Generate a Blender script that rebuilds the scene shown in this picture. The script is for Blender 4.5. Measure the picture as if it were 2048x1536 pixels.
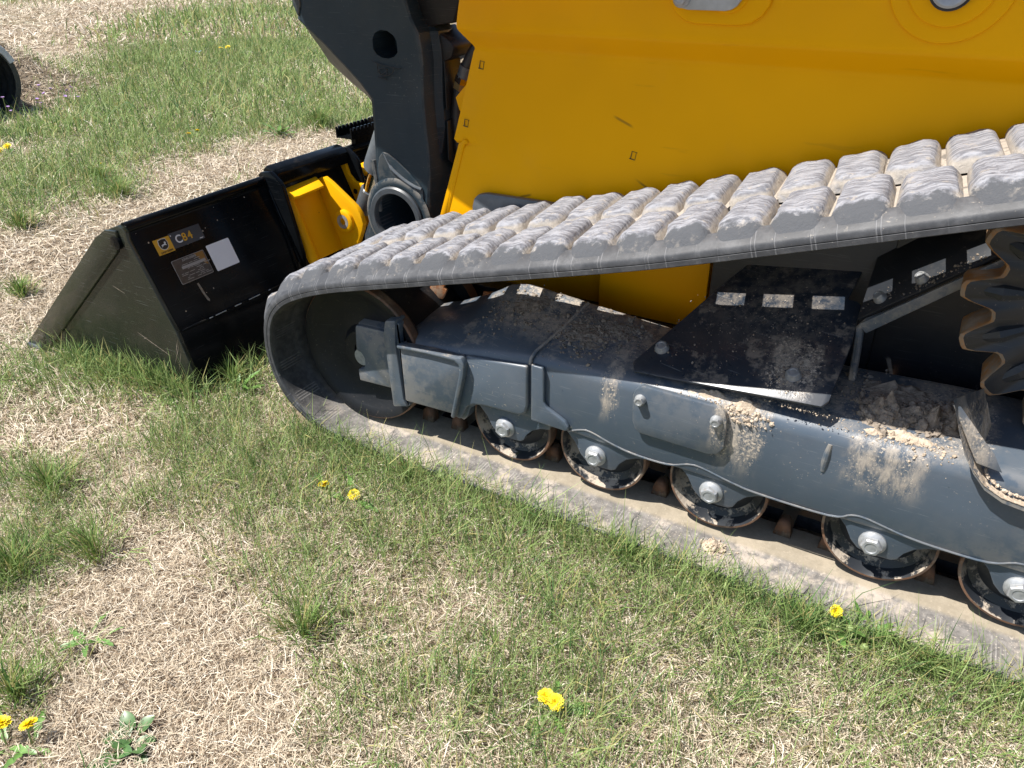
import bpy, bmesh, math, random
import numpy as np
from mathutils import Vector, Matrix
R = math.radians
random.seed(7); rng = np.random.default_rng(11)
for o in list(bpy.data.objects): bpy.data.objects.remove(o)
scene = bpy.context.scene
COL = scene.collection

# ---------------------------------------------------------------- camera
CAM = Vector((0.0, -1.26, 1.2)); YAW, PITCH, ROLL = R(30.4), R(30.3), R(-0.6)
cd = bpy.data.cameras.new('camera'); cam = bpy.data.objects.new('camera', cd); COL.objects.link(cam)
fw = Vector((-math.sin(YAW)*math.cos(PITCH), math.cos(YAW)*math.cos(PITCH), -math.sin(PITCH)))
rt = fw.cross(Vector((0, 0, 1))).normalized(); up = rt.cross(fw)
r2 = rt*math.cos(ROLL) + up*math.sin(ROLL); u2 = -rt*math.sin(ROLL) + up*math.cos(ROLL)
cam.matrix_world = Matrix(((r2.x, u2.x, -fw.x, CAM.x), (r2.y, u2.y, -fw.y, CAM.y), (r2.z, u2.z, -fw.z, CAM.z), (0, 0, 0, 1)))
cd.sensor_width = 36.0; cd.lens = 27.05; cd.clip_start = 0.02; cd.clip_end = 2000
scene.camera = cam

# ---------------------------------------------------------------- sky, sun, exposure
SUN_EL, SUN_PH = R(60), R(48)           # PH measured from -y towards -x
sd = Vector((-math.cos(SUN_EL)*math.sin(SUN_PH), -math.cos(SUN_EL)*math.cos(SUN_PH), math.sin(SUN_EL)))
w = bpy.data.worlds.new('World'); scene.world = w; w.use_nodes = True
wn = w.node_tree; bg = wn.nodes['Background']
sky = wn.nodes.new('ShaderNodeTexSky'); sky.sky_type = 'NISHITA'; sky.sun_disc = False
sky.sun_elevation = SUN_EL; sky.sun_rotation = math.atan2(sd.x, sd.y); sky.altitude = 300
wn.links.new(sky.outputs[0], bg.inputs[0]); bg.inputs[1].default_value = 0.085
sl = bpy.data.lights.new('sun', 'SUN'); sl.energy = 5.0; sl.angle = R(0.53); sl.color = (1.0, 0.955, 0.89)
so = bpy.data.objects.new('sun', sl); COL.objects.link(so)
so.rotation_euler = sd.to_track_quat('Z', 'Y').to_euler(); so.location = (-3, -3, 8)
scene.view_settings.view_transform = 'Standard'; scene.view_settings.look = 'None'
scene.view_settings.gamma = 1.0; scene.view_settings.exposure = 0.85
scene.view_settings.use_curve_mapping = False

# ---------------------------------------------------------------- material helpers
class NT:
    def __init__(s, name):
        s.m = bpy.data.materials.new(name); s.m.use_nodes = True
        s.t = s.m.node_tree; s.b = s.t.nodes['Principled BSDF']; s.out = s.t.nodes['Material Output']
        s._pos = None
    def n(s, kind, **kw):
        nd = s.t.nodes.new('ShaderNode' + kind)
        for k, v in kw.items(): setattr(nd, k, v)
        return nd
    def put(s, sock, v):
        if isinstance(v, bpy.types.NodeSocket): s.t.links.new(v, sock)
        elif isinstance(v, (tuple, list)) and len(v) == 3 and sock.type == 'RGBA': sock.default_value = (*v, 1)
        else: sock.default_value = v
    def obj(s):
        if s._pos is None: s._pos = s.n('TexCoord').outputs['Object']
        return s._pos
    def sep(s, v):
        x = s.n('SeparateXYZ'); s.put(x.inputs[0], v); return x.outputs
    def math(s, op, a, b=0.0, c=0.0, clamp=False):
        x = s.n('Math', operation=op); x.use_clamp = clamp
        s.put(x.inputs[0], a); s.put(x.inputs[1], b); s.put(x.inputs[2], c); return x.outputs[0]
    def mapping(s, v, scale=(1, 1, 1), rot=(0, 0, 0), loc=(0, 0, 0)):
        x = s.n('Mapping'); s.put(x.inputs[0], v); x.inputs['Scale'].default_value = scale
        x.inputs['Rotation'].default_value = rot; x.inputs['Location'].default_value = loc; return x.outputs[0]
    def noise(s, scale, detail=4, rough=0.55, v=None, dist=0.0):
        x = s.n('TexNoise'); s.put(x.inputs['Vector'], v if v is not None else s.obj())
        x.inputs['Scale'].default_value = scale; x.inputs['Detail'].default_value = detail
        x.inputs['Roughness'].default_value = rough; x.inputs['Distortion'].default_value = dist; return x.outputs[0]
    def step(s, v, lo, hi, a=0.0, b=1.0):
        x = s.n('MapRange', interpolation_type='SMOOTHSTEP'); s.put(x.inputs[0], v)
        for i, q in enumerate((lo, hi, a, b)): s.put(x.inputs[i+1], q)
        return x.outputs[0]
    def mix(s, f, a, b):
        x = s.n('Mix', data_type='RGBA'); s.put(x.inputs[0], f); s.put(x.inputs[6], a); s.put(x.inputs[7], b); return x.outputs[2]
    def bump(s, h, strength=0.3, dist=0.01, nrm=None):
        x = s.n('Bump'); x.inputs['Strength'].default_value = strength; x.inputs['Distance'].default_value = dist
        s.put(x.inputs['Height'], h)
        if nrm is not None: s.put(x.inputs['Normal'], nrm)
        return x.outputs[0]
    def set(s, col=None, rough=None, metal=None, nrm=None, spec=None, coat=None):
        if col is not None: s.put(s.b.inputs['Base Color'], col)
        if rough is not None: s.put(s.b.inputs['Roughness'], rough)
        if metal is not None: s.put(s.b.inputs['Metallic'], metal)
        if nrm is not None: s.put(s.b.inputs['Normal'], nrm)
        if spec is not None: s.put(s.b.inputs['Specular IOR Level'], spec)
        if coat is not None: s.put(s.b.inputs['Coat Weight'], coat); s.b.inputs['Coat Roughness'].default_value = 0.08
        return s.m
    def band(s, v, c, hw, soft):
        d = s.math('ABSOLUTE', s.math('SUBTRACT', v, c)); return s.step(d, hw, hw+soft, 1, 0)
    def nz(s):
        g = s.n('NewGeometry'); return s.sep(g.outputs['Normal'])[2]

TAN = (0.50, 0.41, 0.31); TAN2 = (0.36, 0.285, 0.21)
M = {}
def scratch(t, strength=1.0):
    a = t.noise(9, 3, .6, t.mapping(t.obj(), (1.2, 1, 26), (0, R(9), 0)))
    b = t.noise(11, 2, .5, t.mapping(t.obj(), (1.0, 1, 40), (0, R(-14), 0), (3, 1, 2)))
    return t.math('MAXIMUM', t.step(a, .66, .72), t.step(b, .67, .72))

def paint(name, base, rough, dust=0.25, scr=0.5, streaks=(), spec=.5, wear_highlight=0.0):
    t = NT(name); p = t.sep(t.obj())
    big = t.noise(3.2, 4, .6); fine = t.noise(38, 5, .7)
    col = t.mix(t.math('MULTIPLY', t.step(big, .35, .7), .5), base, tuple(c*1.45+.006 for c in base))
    sc = scratch(t)
    col = t.mix(t.math('MULTIPLY', sc, .22*scr), col, (.32, .33, .34))
    if wear_highlight:  # tan worn edges, with pale edge highlights put into the same colour
        pt = t.n('NewGeometry').outputs['Pointiness']
        wr = t.math('MULTIPLY', t.step(pt, .53, .60), t.step(t.noise(22, 4, .7), .38, .56)); col = t.mix(t.math('MULTIPLY', wr, wear_highlight), col, (.34, .30, .25))
    # thin dust film and specks
    film = t.math('MULTIPLY', t.step(t.noise(7, 5, .65), .42, .75), dust*.35)
    col = t.mix(film, col, TAN2)
    spk = t.math('MULTIPLY', t.step(t.noise(150, 3, .6), .66, .70), t.step(t.noise(6, 3, .6), .42, .6))
    sp_all = t.math('MULTIPLY', spk, min(1, dust*2.2))
    # settled dirt where faces look up
    upf = t.step(t.nz(), .55, .95)
    sett = t.math('MULTIPLY', upf, t.step(t.noise(16, 6, .7), .53, .66))
    sp_all = t.math('MAXIMUM', sp_all, t.math('MULTIPLY', sett, min(1, dust*1.6)))
    for (x, hw, z0, z1, am) in streaks:
        wob = t.math('ADD', p[0], t.math('MULTIPLY', t.math('SUBTRACT', t.noise(14, 3), .5), .05))
        mk = t.math('MULTIPLY', t.band(wob, x, hw, hw*.8), t.step(p[2], z0, z0+(z1-z0)*.5))
        mk = t.math('MULTIPLY', mk, t.step(p[2], z1, z1+.02, 1, 0))
        fl = t.step(t.noise(170, 5, .75), t.math('SUBTRACT', .66, t.math('MULTIPLY', mk, .16*am)), .67)
        soft = t.math('MULTIPLY', t.math('MULTIPLY', mk, t.step(t.noise(40, 6, .75, t.mapping(t.obj(), (1, 1, .35))), .40, .64)), .62*min(1, am))
        sp_all = t.math('MAXIMUM', t.math('MAXIMUM', sp_all, soft), t.math('MULTIPLY', fl, t.step(mk, .05, .4)))
    col = t.mix(sp_all, col, t.mix(t.noise(60, 3), TAN, (.62, .53, .42)))
    rg = t.math('ADD', t.math('MULTIPLY', fine, .18), rough-.09)
    rg = t.math('MAXIMUM', rg, t.math('MULTIPLY', t.math('MAXIMUM', sp_all, film), .9))
    h = t.math('ADD', t.math('MULTIPLY', sp_all, 1.0), t.math('MULTIPLY', fine, .08))
    return t.set(col, rg, nrm=t.bump(h, .35, .003), spec=spec)

M['frame'] = paint('frame_paint', (.060, .081, .108), .35, .22, 1.0,
   ((-.545, .016, .24, .40, .9), (-.262, .034, .20, .40, 1.5), (.015, .045, .25, .37, .85), (.10, .05, .36, .47, 1.5), (-.62, .2, .372, .44, 1.0), (-.25, .14, .372, .42, .8)), wear_highlight=.6)
M['guard'] = paint('guard_paint', (.012, .020, .033), .30, .20, .9, ((-.19, .035, .42, .48, 1.3), (-.30, .1, .45, .60, .35)))
M['arm'] = paint('arm_paint', (.016, .0275, .0370), .40, .08, .5, wear_highlight=.5, spec=.22)
M['arm_dark'] = paint('arm_shaft_paint', (.012, .012, .013), .45, .08, .4, spec=.25)
M['inner'] = paint('inner_paint', (.012, .015, .020), .45, .10, .4)
M['idlerk'] = paint('idler_black', (.006, .007, .009), .5, .05, .2, spec=.3)
M['bucketblack'] = paint('bucket_black_gloss', (.0022, .003, .004), .16, .012, .15, spec=.12)
M['bucketside'] = paint('bucket_side_reflection', (.015, .0185, .0135), .15, .04, .9)  # lighter copy of the black; olive grass reflection put into the colour
M['plate'] = paint('cover_paint', (.062, .083, .110), .35, .20, .8, ((-.286, .018, .25, .40, 1.3),), wear_highlight=.6)

def yellow(name, base=(.86, .405, .0005), rust=0.0, marks=False):
    t = NT(name); p = t.sep(t.obj())
    col = t.mix(t.step(t.noise(1.6, 3, .6), .3, .75), base, tuple(c*.86 for c in base))
    col = t.mix(t.math('MULTIPLY', t.step(t.noise(5, 6, .7), .5, .8), .07), col, (.46, .27, .09))
    if marks:
        v = t.mapping(t.obj(), (1, 1, 7), (0, R(14), 0))
        sm = t.math('MULTIPLY', t.step(t.noise(5.5, 3, .5, v), .67, .74), .12); col = t.mix(sm, col, (.13, .075, .02))
        for (mx, mz, ln, sl) in ((-.64, .662, .045, -.55), (-.72, .815, .03, -.40), (-.985, .60, .022, .3)):
            u = t.math('SUBTRACT', p[0], mx); q = t.math('SUBTRACT', t.math('SUBTRACT', p[2], mz), t.math('MULTIPLY', u, sl))
            k = t.math('MULTIPLY', t.step(t.math('ABSOLUTE', q), .001, .005, 1, 0), t.step(t.math('ABSOLUTE', u), ln*.4, ln, 1, 0))
            col = t.mix(t.math('MULTIPLY', k, .55), col, (.05, .035, .02))
    if rust:
        col = t.mix(t.math('MULTIPLY', t.step(t.noise(34, 4, .7), .70, .73), rust), col, (.10, .045, .03))
    return t.set(col, t.math('ADD', .30, t.math('MULTIPLY', t.noise(9, 4), .16)), nrm=t.bump(t.noise(420, 2), .04, .001), spec=.10)
M['yellow'] = yellow('yellow_panel_paint', marks=True)
M['yellow2'] = yellow('yellow_coupler_paint', (.80, .40, .004), rust=.8)

def simple(name, col, rough, metal=0, noise=None, spec=.5, var=.25):
    t = NT(name)
    c = t.mix(t.step(t.noise(noise or 30, 4, .65), .35, .7), col, tuple(min(1, x*(1+var)+.01) for x in col))
    return t.set(c, rough, metal, spec=spec)
def zinc():
    t = NT('zinc_bolt'); c = t.mix(t.step(t.noise(45, 4, .6), .4, .7), (.36, .37, .38), (.24, .25, .26))
    c = t.mix(t.math('MULTIPLY', t.step(t.noise(80, 3), .58, .7), .5), c, TAN2)
    return t.set(c, .42, .35)
M['zinc'] = zinc()
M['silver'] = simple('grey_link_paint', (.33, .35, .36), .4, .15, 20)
M['chrome'] = simple('chrome_rod', (.55, .55, .55), .12, 1.0, 40)
M['steelgrey'] = simple('cylinder_paint', (.075, .085, .095), .35)
M['ring'] = simple('pivot_ring_paint', (.040, .046, .052), .42)
M['hose'] = simple('black_hose', (.012, .012, .013), .5)
M['brass'] = simple('brass_fitting', (.30, .22, .10), .4, .7)
M['white'] = simple('white_label', (.70, .71, .74), .45, 0, 8, var=.03)
M['decal_y'] = simple('decal_yellow', (.56, .30, .02), .4, 0, 8, var=.04)
M['decal_g'] = simple('decal_grey', (.035, .042, .052), .4, 0, 8, var=.05)
M['decal_k'] = simple('decal_black', (.008, .008, .009), .4)
M['decal_w'] = simple('decal_white', (.62, .63, .64), .4, 0, 8, var=.03)
M['decal_s'] = simple('data_plate_grey', (.055, .052, .05), .35, .3, 60)
M['decal_t'] = simple('data_plate_print', (.26, .25, .24), .45)
M['decal_o'] = simple('data_plate_ochre', (.22, .11, .02), .45)
M['marker'] = simple('black_marker', (.004, .004, .004), .6)

def rusty(name, a, b, edge=False):
    t = NT(name); c = t.mix(t.step(t.noise(26, 5, .7), .38, .62), a, b)
    c = t.mix(t.math('MULTIPLY', t.step(t.noise(11, 5, .7), .5, .66), .7), c, TAN2)
    return t.set(c, .72, .15, nrm=t.bump(t.noise(90, 4, .7), .3, .003))
M['rust'] = rusty('rust_orange', (.33, .11, .025), (.20, .075, .03))
M['rustrim'] = rusty('worn_rim', (.20, .10, .055), (.13, .085, .06))
M['sprk'] = rusty('sprocket_tooth', (.34, .16, .05), (.24, .19, .14))
def dish():
    t = NT('roller_dish'); p = t.sep(t.obj())
    m = t.step(t.noise(14, 6, .75), .47, .54)
    m = t.math('MULTIPLY', m, t.step(t.nz(), -.2, .5))
    c = t.mix(m, (.018, .021, .026), t.mix(t.noise(70, 4), (.30, .26, .22), TAN))
    return t.set(c, t.math('ADD', .45, t.math('MULTIPLY', m, .45)), nrm=t.bump(t.math('MULTIPLY', m, t.noise(60, 4)), .5, .006))
M['dish'] = dish()

# rubber: tread lugs (local: x along track, y across, z up from the belt)
def lugmat(outer):
    t = NT('tread_lug_rubber'); ri = t.n('ObjectInfo').outputs['Random']
    off = t.n('CombineXYZ'); 
    for i in range(3): t.put(off.inputs[i], t.math('MULTIPLY', ri, 13.0+7*i))
    v = t.n('VectorMath', operation='ADD'); t.put(v.inputs[0], t.obj()); t.put(v.inputs[1], off.outputs[0]); v = v.outputs[0]
    p = t.sep(t.obj())
    n1 = t.noise(34, 6, .7, v); n2 = t.noise(110, 4, .7, v); n3 = t.noise(17, 4, .6, v)
    streak = t.noise(30, 4, .6, t.mapping(v, (1, 4, 1), (0, 0, R(35))))
    top = t.mix(t.step(streak, .35, .65), (.13, .133, .150), (.285, .29, .315))
    top = t.mix(t.math('MULTIPLY', t.step(n2, .58, .68), .5), top, (.07, .07, .075))
    soil = t.mix(n2, (.23, .205, .175), (.46, .42, .37))
    side = t.step(t.math('ADD', p[2], t.math('MULTIPLY', t.math('SUBTRACT', n1, .5), .022)), .012, .021, 1, 0)
    fp = t.step(n3, .30, .52)
    col = t.mix(t.math('MULTIPLY', side, fp), top, soil)
    crumb = t.math('MULTIPLY', t.step(n1, .58, .64), .6)
    col = t.mix(crumb, col, soil)
    # bare rubber on the outer end of the block
    dk = t.math('ADD', p[1], t.math('MULTIPLY', t.math('SUBTRACT', n1, .5), .07))
    e = t.step(dk, -.072, -.058, 1, 0) if outer else 0.0
    bare = t.mix(t.math('MULTIPLY', t.step(n1, .55, .7), .35), (.078, .082, .090), (.30, .27, .235))
    col = t.mix(e, col, bare)
    h = t.math('ADD', t.math('MULTIPLY', n1, .7), t.math('MULTIPLY', n2, .3))
    return t.set(col, .88, nrm=t.bump(h, .8, .007), spec=.2)
M['lug'] = lugmat(True); M['lug_in'] = lugmat(False)
def soilbelt():
    t = NT('belt_outer_soil'); n2 = t.noise(60, 5, .7)
    c = t.mix(n2, (.25, .22, .185), (.46, .41, .355)); c = t.mix(t.math('MULTIPLY', t.step(t.noise(20, 4), .60, .68), .7), c, (.09, .085, .08))
    return t.set(c, .95, nrm=t.bump(n2, .6, .008), spec=.1)
M['belt_out'] = soilbelt()
def sidebelt():
    t = NT('belt_side_rubber'); n = t.noise(24, 5, .7); uv = t.sep(t.n('UVMap').outputs[0])
    c = t.mix(t.step(n, .4, .75), (.038, .040, .045), (.085, .087, .093))
    fl = t.math('FRACT', t.math('MULTIPLY', uv[0], 10.36)); lines = t.math('MAXIMUM', t.band(fl, .2, .008, .006), t.math('MAXIMUM', t.band(fl, .27, .008, .006), t.band(fl, .61, .006, .006)))
    lines = t.math('MULTIPLY', lines, t.step(t.noise(9, 3), .40, .55))
    c = t.mix(t.math('MULTIPLY', lines, .26), c, (.30, .30, .31))
    c = t.mix(t.math('MULTIPLY', t.step(t.noise(70, 4, .7), .64, .70), .5), c, (.33, .29, .24))
    return t.set(c, .55, nrm=t.bump(t.math('ADD', n, lines), .25, .004), spec=.4)
M['belt_side'] = sidebelt()
def innerbelt():
    t = NT('belt_inner_dusty'); uv = t.sep(t.n('UVMap').outputs[0])
    n1 = t.noise(9, 6, .72); n2 = t.noise(45, 5, .7); n3 = t.noise(160, 3, .6)
    lowr = t.step(t.sep(t.obj())[0], -1.52, -1.20)        # bare, polished rubber round the idler
    rub = t.mix(t.step(n2, .35, .7), (.030, .031, .034), (.062, .062, .064))
    gr = t.mix(t.step(n2, .35, .68), (.115, .108, .102), (.215, .20, .185))
    gr = t.mix(t.step(n1, .48, .62), gr, (.37, .32, .27))
    gr = t.mix(t.math('MULTIPLY', t.step(n3, .60, .68), .6), gr, (.50, .44, .37))
    path = t.math('MULTIPLY', t.step(uv[1], .100, .110), .75)
    gr = t.mix(path, gr, t.mix(n2, (.24, .20, .14), (.34, .29, .21)))
    c = t.mix(lowr, rub, gr)
    fr = t.math('FRACT', t.math('MULTIPLY', uv[0], 10.36))
    ln = t.band(fr, .30, .012, .010)
    for q in (.38, .46, .54): ln = t.math('MAXIMUM', ln, t.band(fr, q, .012, .010))
    ln = t.math('MULTIPLY', ln, t.math('MULTIPLY', t.step(uv[1], .012, .02), t.step(uv[1], .090, .098, 1, 0)))
    ln = t.math('MULTIPLY', ln, t.step(t.noise(13, 3), .36, .60)); c = t.mix(t.math('MULTIPLY', ln, t.math('ADD', .14, t.math('MULTIPLY', lowr, .22))), c, (.42, .40, .38))
    return t.set(c, t.math('ADD', .45, t.math('MULTIPLY', lowr, .45)), nrm=t.bump(t.math('ADD', t.math('MULTIPLY', ln, 1.2), t.math('MULTIPLY', n2, .5)), .45, .004), spec=.3)
M['belt_in'] = innerbelt()
def mudm(name, a, b):
    t = NT(name); n = t.noise(75, 5, .7); return t.set(t.mix(t.step(n, .3, .7), a, b), .96, nrm=t.bump(n, .6, .006), spec=.1)
M['mud'] = mudm('dry_mud', (.34, .27, .20), (.56, .47, .37))
M['mud_dark'] = mudm('dark_mud', (.17, .14, .11), (.33, .28, .23))  # darker tone of the dried mud
def groundm():
    t = NT('thatch_ground'); n1 = t.noise(.9, 5, .6); n2 = t.noise(22, 6, .75); n3 = t.noise(140, 4, .7)
    c = t.mix(t.step(n2, .3, .7), (.17, .125, .085), (.40, .32, .235)); c = t.mix(t.math('MULTIPLY', t.step(n3, .5, .7), .6), c, (.52, .44, .34))
    c = t.mix(t.math('MULTIPLY', t.step(n1, .45, .65), .35), c, (.12, .15, .05))
    return t.set(c, .95, nrm=t.bump(t.math('ADD', n2, n3), .8, .02), spec=.1)
M['ground'] = groundm()
def grassm(name, transl):
    t = NT(name); a = t.n('Attribute'); a.attribute_name = 'Col'
    t.set(a.outputs['Color'], .62, spec=.3)
    tr = t.n('BsdfTranslucent'); t.put(tr.inputs[0], a.outputs['Color'])
    mx = t.n('MixShader'); mx.inputs[0].default_value = transl
    t.t.links.new(t.b.outputs[0], mx.inputs[1]); t.t.links.new(tr.outputs[0], mx.inputs[2]); t.t.links.new(mx.outputs[0], t.out.inputs[0])
    return t.m
M['grass'] = grassm('grass_blade', .30)
M['straw'] = grassm('straw_blade', .15)
M['petal'] = simple('dandelion_petal', (.88, .68, .015), .6, 0, 200, var=.2)
M['stem'] = simple('dandelion_stem', (.20, .26, .09), .5)
M['leaf'] = simple('weed_leaf', (.085, .17, .035), .42, 0, 60, var=.5)
M['leafd'] = simple('plantain_leaf', (.045, .10, .025), .4, 0, 60, var=.5)
M['purple'] = simple('purple_petal', (.32, .20, .42), .6)
M['pipe'] = simple('culvert_plastic', (.018, .021, .022), .45)
M['pipe_cut'] = simple('culvert_sun_bleached', (.42, .43, .44), .7, 0, 12)

# ---------------------------------------------------------------- mesh helpers
def link(name, me, mat, parent=None, smooth=35):
    if smooth:
        me.polygons.foreach_set('use_smooth', [True]*len(me.polygons)); me.set_sharp_from_angle(angle=R(smooth))
    for m in (mat if isinstance(mat, (list, tuple)) else [mat]):
        if m is not None: me.materials.append(M[m] if isinstance(m, str) else m)
    o = bpy.data.objects.new(name, me); COL.objects.link(o)
    if parent is not None:
        o.parent = parent; o.location = -world_loc(parent)      # meshes are written in world coordinates
    return o
def world_loc(o):
    v = Vector(o.location)
    while o.parent: o = o.parent; v += Vector(o.location)
    return v
def from_bm(bm, name):
    bmesh.ops.recalc_face_normals(bm, faces=bm.faces[:])
    me = bpy.data.meshes.new(name); bm.to_mesh(me); bm.free(); return me
def bevel(bm, off, seg=2, ang=25):
    if off <= 0: return
    es = [e for e in bm.edges if len(e.link_faces) == 2 and e.calc_face_angle(0) > R(ang)]
    if es: bmesh.ops.bevel(bm, geom=es, offset=off, segments=seg, affect='EDGES', clamp_overlap=True, profile=.5)
def bm_prism(poly, y0, y1, bm=None):
    "extrude an (x,z) outline along y"
    bm = bm or bmesh.new()
    a = [bm.verts.new((x, y0, z)) for x, z in poly]; b = [bm.verts.new((x, y1, z)) for x, z in poly]
    bm.faces.new(a); bm.faces.new(b[::-1]); n = len(poly)
    for i in range(n): bm.faces.new((a[i], a[(i+1) % n], b[(i+1) % n], b[i]))
    return bm
def prism(name, poly, y0, y1, mat, parent=None, bev=.003, seg=2):
    bm = bm_prism(poly, y0, y1); bmesh.ops.recalc_face_normals(bm, faces=bm.faces[:]); bevel(bm, bev, seg); return link(name, from_bm(bm, name), mat, parent)
def slab(name, pts, thick, mat, parent=None, bev=.002):
    "flat plate: 3-D outline, thickened against its normal"
    P = [Vector(p) for p in pts]; n = Vector((0, 0, 0))
    for i in range(len(P)): n += P[i].cross(P[(i+1) % len(P)])
    n.normalize(); bm = bmesh.new()
    a = [bm.verts.new(p) for p in P]; b = [bm.verts.new(p - n*thick) for p in P]; k = len(P)
    bm.faces.new(a); bm.faces.new(b[::-1])
    for i in range(k): bm.faces.new((a[i], b[i], b[(i+1) % k], a[(i+1) % k]))
    bmesh.ops.recalc_face_normals(bm, faces=bm.faces[:]); bevel(bm, bev); return link(name, from_bm(bm, name), mat, parent)
def bm_box(bm, c, s, rot=None):
    m = Matrix.Translation(c) @ (rot.to_4x4() if rot else Matrix()) @ Matrix.Diagonal((*s, 1))
    return bmesh.ops.create_cube(bm, size=1, matrix=m)
def box(name, lo, hi, mat, parent=None, bev=.003):
    bm = bmesh.new(); lo = Vector(lo); hi = Vector(hi); bm_box(bm, (lo+hi)/2, hi-lo); bevel(bm, bev); return link(name, from_bm(bm, name), mat, parent)
def lathe_me(name, prof, c, seg=48, axis='y', cap=True):
    "prof: (radius, offset along axis)"
    bm = bmesh.new(); rings = []
    for r, h in prof:
        ring = []
        for i in range(seg):
            a = 2*math.pi*i/seg; u, v = r*math.cos(a), r*math.sin(a)
            q = (u, h, v) if axis == 'y' else ((h, u, v) if axis == 'x' else (u, v, h))
            ring.append(bm.verts.new((c[0]+q[0], c[1]+q[1], c[2]+q[2])))
        rings.append(ring)
    for a, b in zip(rings, rings[1:]):
        for i in range(seg): bm.faces.new((a[i], a[(i+1) % seg], b[(i+1) % seg], b[i]))
    for ring in (rings[0], rings[-1]):
        if cap and (ring[0].co-ring[seg//2].co).length > 1e-4: bm.faces.new(ring)
    bmesh.ops.remove_doubles(bm, verts=bm.verts[:], dist=1e-5)
    return from_bm(bm, name)
def tube_me(name, pts, rad, seg=10, bm=None, caps=True):
    own = bm is None; bm = bm or bmesh.new(); pts = [Vector(p) for p in pts]; rings = []
    rs = rad if isinstance(rad, (list, tuple)) else [rad]*len(pts); prevn = None
    for i, p in enumerate(pts):
        t = (pts[min(i+1, len(pts)-1)]-pts[max(i-1, 0)]).normalized()
        n = prevn - t*prevn.dot(t) if prevn is not None else t.orthogonal()
        n.normalize(); prevn = n; b = t.cross(n)
        rings.append([bm.verts.new(p + (n*math.cos(2*math.pi*k/seg)+b*math.sin(2*math.pi*k/seg))*rs[i]) for k in range(seg)])
    for a, b in zip(rings, rings[1:]):
        for i in range(seg): bm.faces.new((a[i], a[(i+1) % seg], b[(i+1) % seg], b[i]))
    if caps: bm.faces.new(rings[0][::-1]); bm.faces.new(rings[-1])
    return from_bm(bm, name) if own else bm
def tube(name, pts, rad, mat, parent=None, seg=12): return link(name, tube_me(name, pts, rad, seg), mat, parent)
def catmull(P, n):
    P = [Vector(p) for p in P]; out = []
    for i in range(len(P)-1):
        p0, p1, p2, p3 = P[max(i-1, 0)], P[i], P[i+1], P[min(i+2, len(P)-1)]
        for k in range(n):
            t = k/n; out.append(.5*((2*p1)+(p2-p0)*t+(2*p0-5*p1+4*p2-p3)*t*t+(3*p1-p0-3*p2+p3)*t**3))
    return out+[P[-1]]
def circ(cx, cz, r, n=32, a0=0, a1=2*math.pi): return [(cx+r*math.cos(a0+(a1-a0)*i/n), cz+r*math.sin(a0+(a1-a0)*i/n)) for i in range(n)]
def rrect(x0, z0, x1, z1, r, n=5):
    o = []
    for cx, cz, a in ((x1-r, z1-r, 0), (x0+r, z1-r, 90), (x0+r, z0+r, 180), (x1-r, z0+r, 270)):
        for i in range(n+1): o.append((cx+r*math.cos(R(a+90*i/n)), cz+r*math.sin(R(a+90*i/n))))
    return o
def boolean(o, cutters):
    for c in cutters:
        md = o.modifiers.new('cut', 'BOOLEAN'); md.operation = 'DIFFERENCE'; md.object = c; md.solver = 'EXACT'
    dg = bpy.context.evaluated_depsgraph_get(); dg.update()
    me = bpy.data.meshes.new_from_object(o.evaluated_get(dg)); o.modifiers.clear(); old = o.data; o.data = me
    for c in cutters: bpy.data.objects.remove(c)
    bpy.data.meshes.remove(old)
    me.polygons.foreach_set('use_smooth', [True]*len(me.polygons)); me.set_sharp_from_angle(angle=R(17))
def hexbolt_me(name, r=.021, fl=.029, h=.022):
    "axis -y, base at y=0"
    bm = bmesh.new(); rings = []
    prof = [(fl, 0, 0), (fl, -.004, 0), (fl*.80, -.009, 0), (r, -.010, 1), (r, -h+.003, 1), (r*.86, -h, .4), (r*.62, -h-.0005, 0), (r*.55, -h+.0008, 0)]
    for rad, y, hx in prof:
        ring = []
        for i in range(24):
            a = 2*math.pi*i/24; k = a % (math.pi/3) - math.pi/6; hr = rad*.93/math.cos(k) if hx else rad
            q = hr*hx + rad*(1-hx); ring.append(bm.verts.new((q*math.cos(a), y, q*math.sin(a))))
        rings.append(ring)
    for a, b in zip(rings, rings[1:]):
        for i in range(24): bm.faces.new((a[i], a[(i+1) % 24], b[(i+1) % 24], b[i]))
    bm.faces.new(rings[0]); bm.faces.new(rings[-1]); return from_bm(bm, name)
def place(o, parent, loc, rot=None):
    o.parent = parent; o.location = Vector(loc)-world_loc(parent)
    if rot is not None: o.rotation_euler = rot
    return o
def thing(name, label, cat, loc, group=None):
    o = bpy.data.objects.new(name, None); COL.objects.link(o); o.location = loc; o.empty_display_size = .1
    return tag(o, label, cat, group)
def tag(o, label=None, cat=None, group=None, kind=None):
    for k, v in (('label', label), ('category', cat), ('group', group), ('kind', kind)):
        if v: o[k] = v
    return o
def text_me(body, size, bold=0.0):
    cu = bpy.data.curves.new('t', 'FONT'); cu.body = body; cu.size = size; cu.offset = bold; cu.align_x = 'CENTER'; cu.align_y = 'CENTER'; cu.extrude = .00012
    to = bpy.data.objects.new('t', cu); COL.objects.link(to); dg = bpy.context.evaluated_depsgraph_get(); dg.update()
    me = bpy.data.meshes.new_from_object(to.evaluated_get(dg)); bpy.data.objects.remove(to); bpy.data.curves.remove(cu); return me

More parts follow.
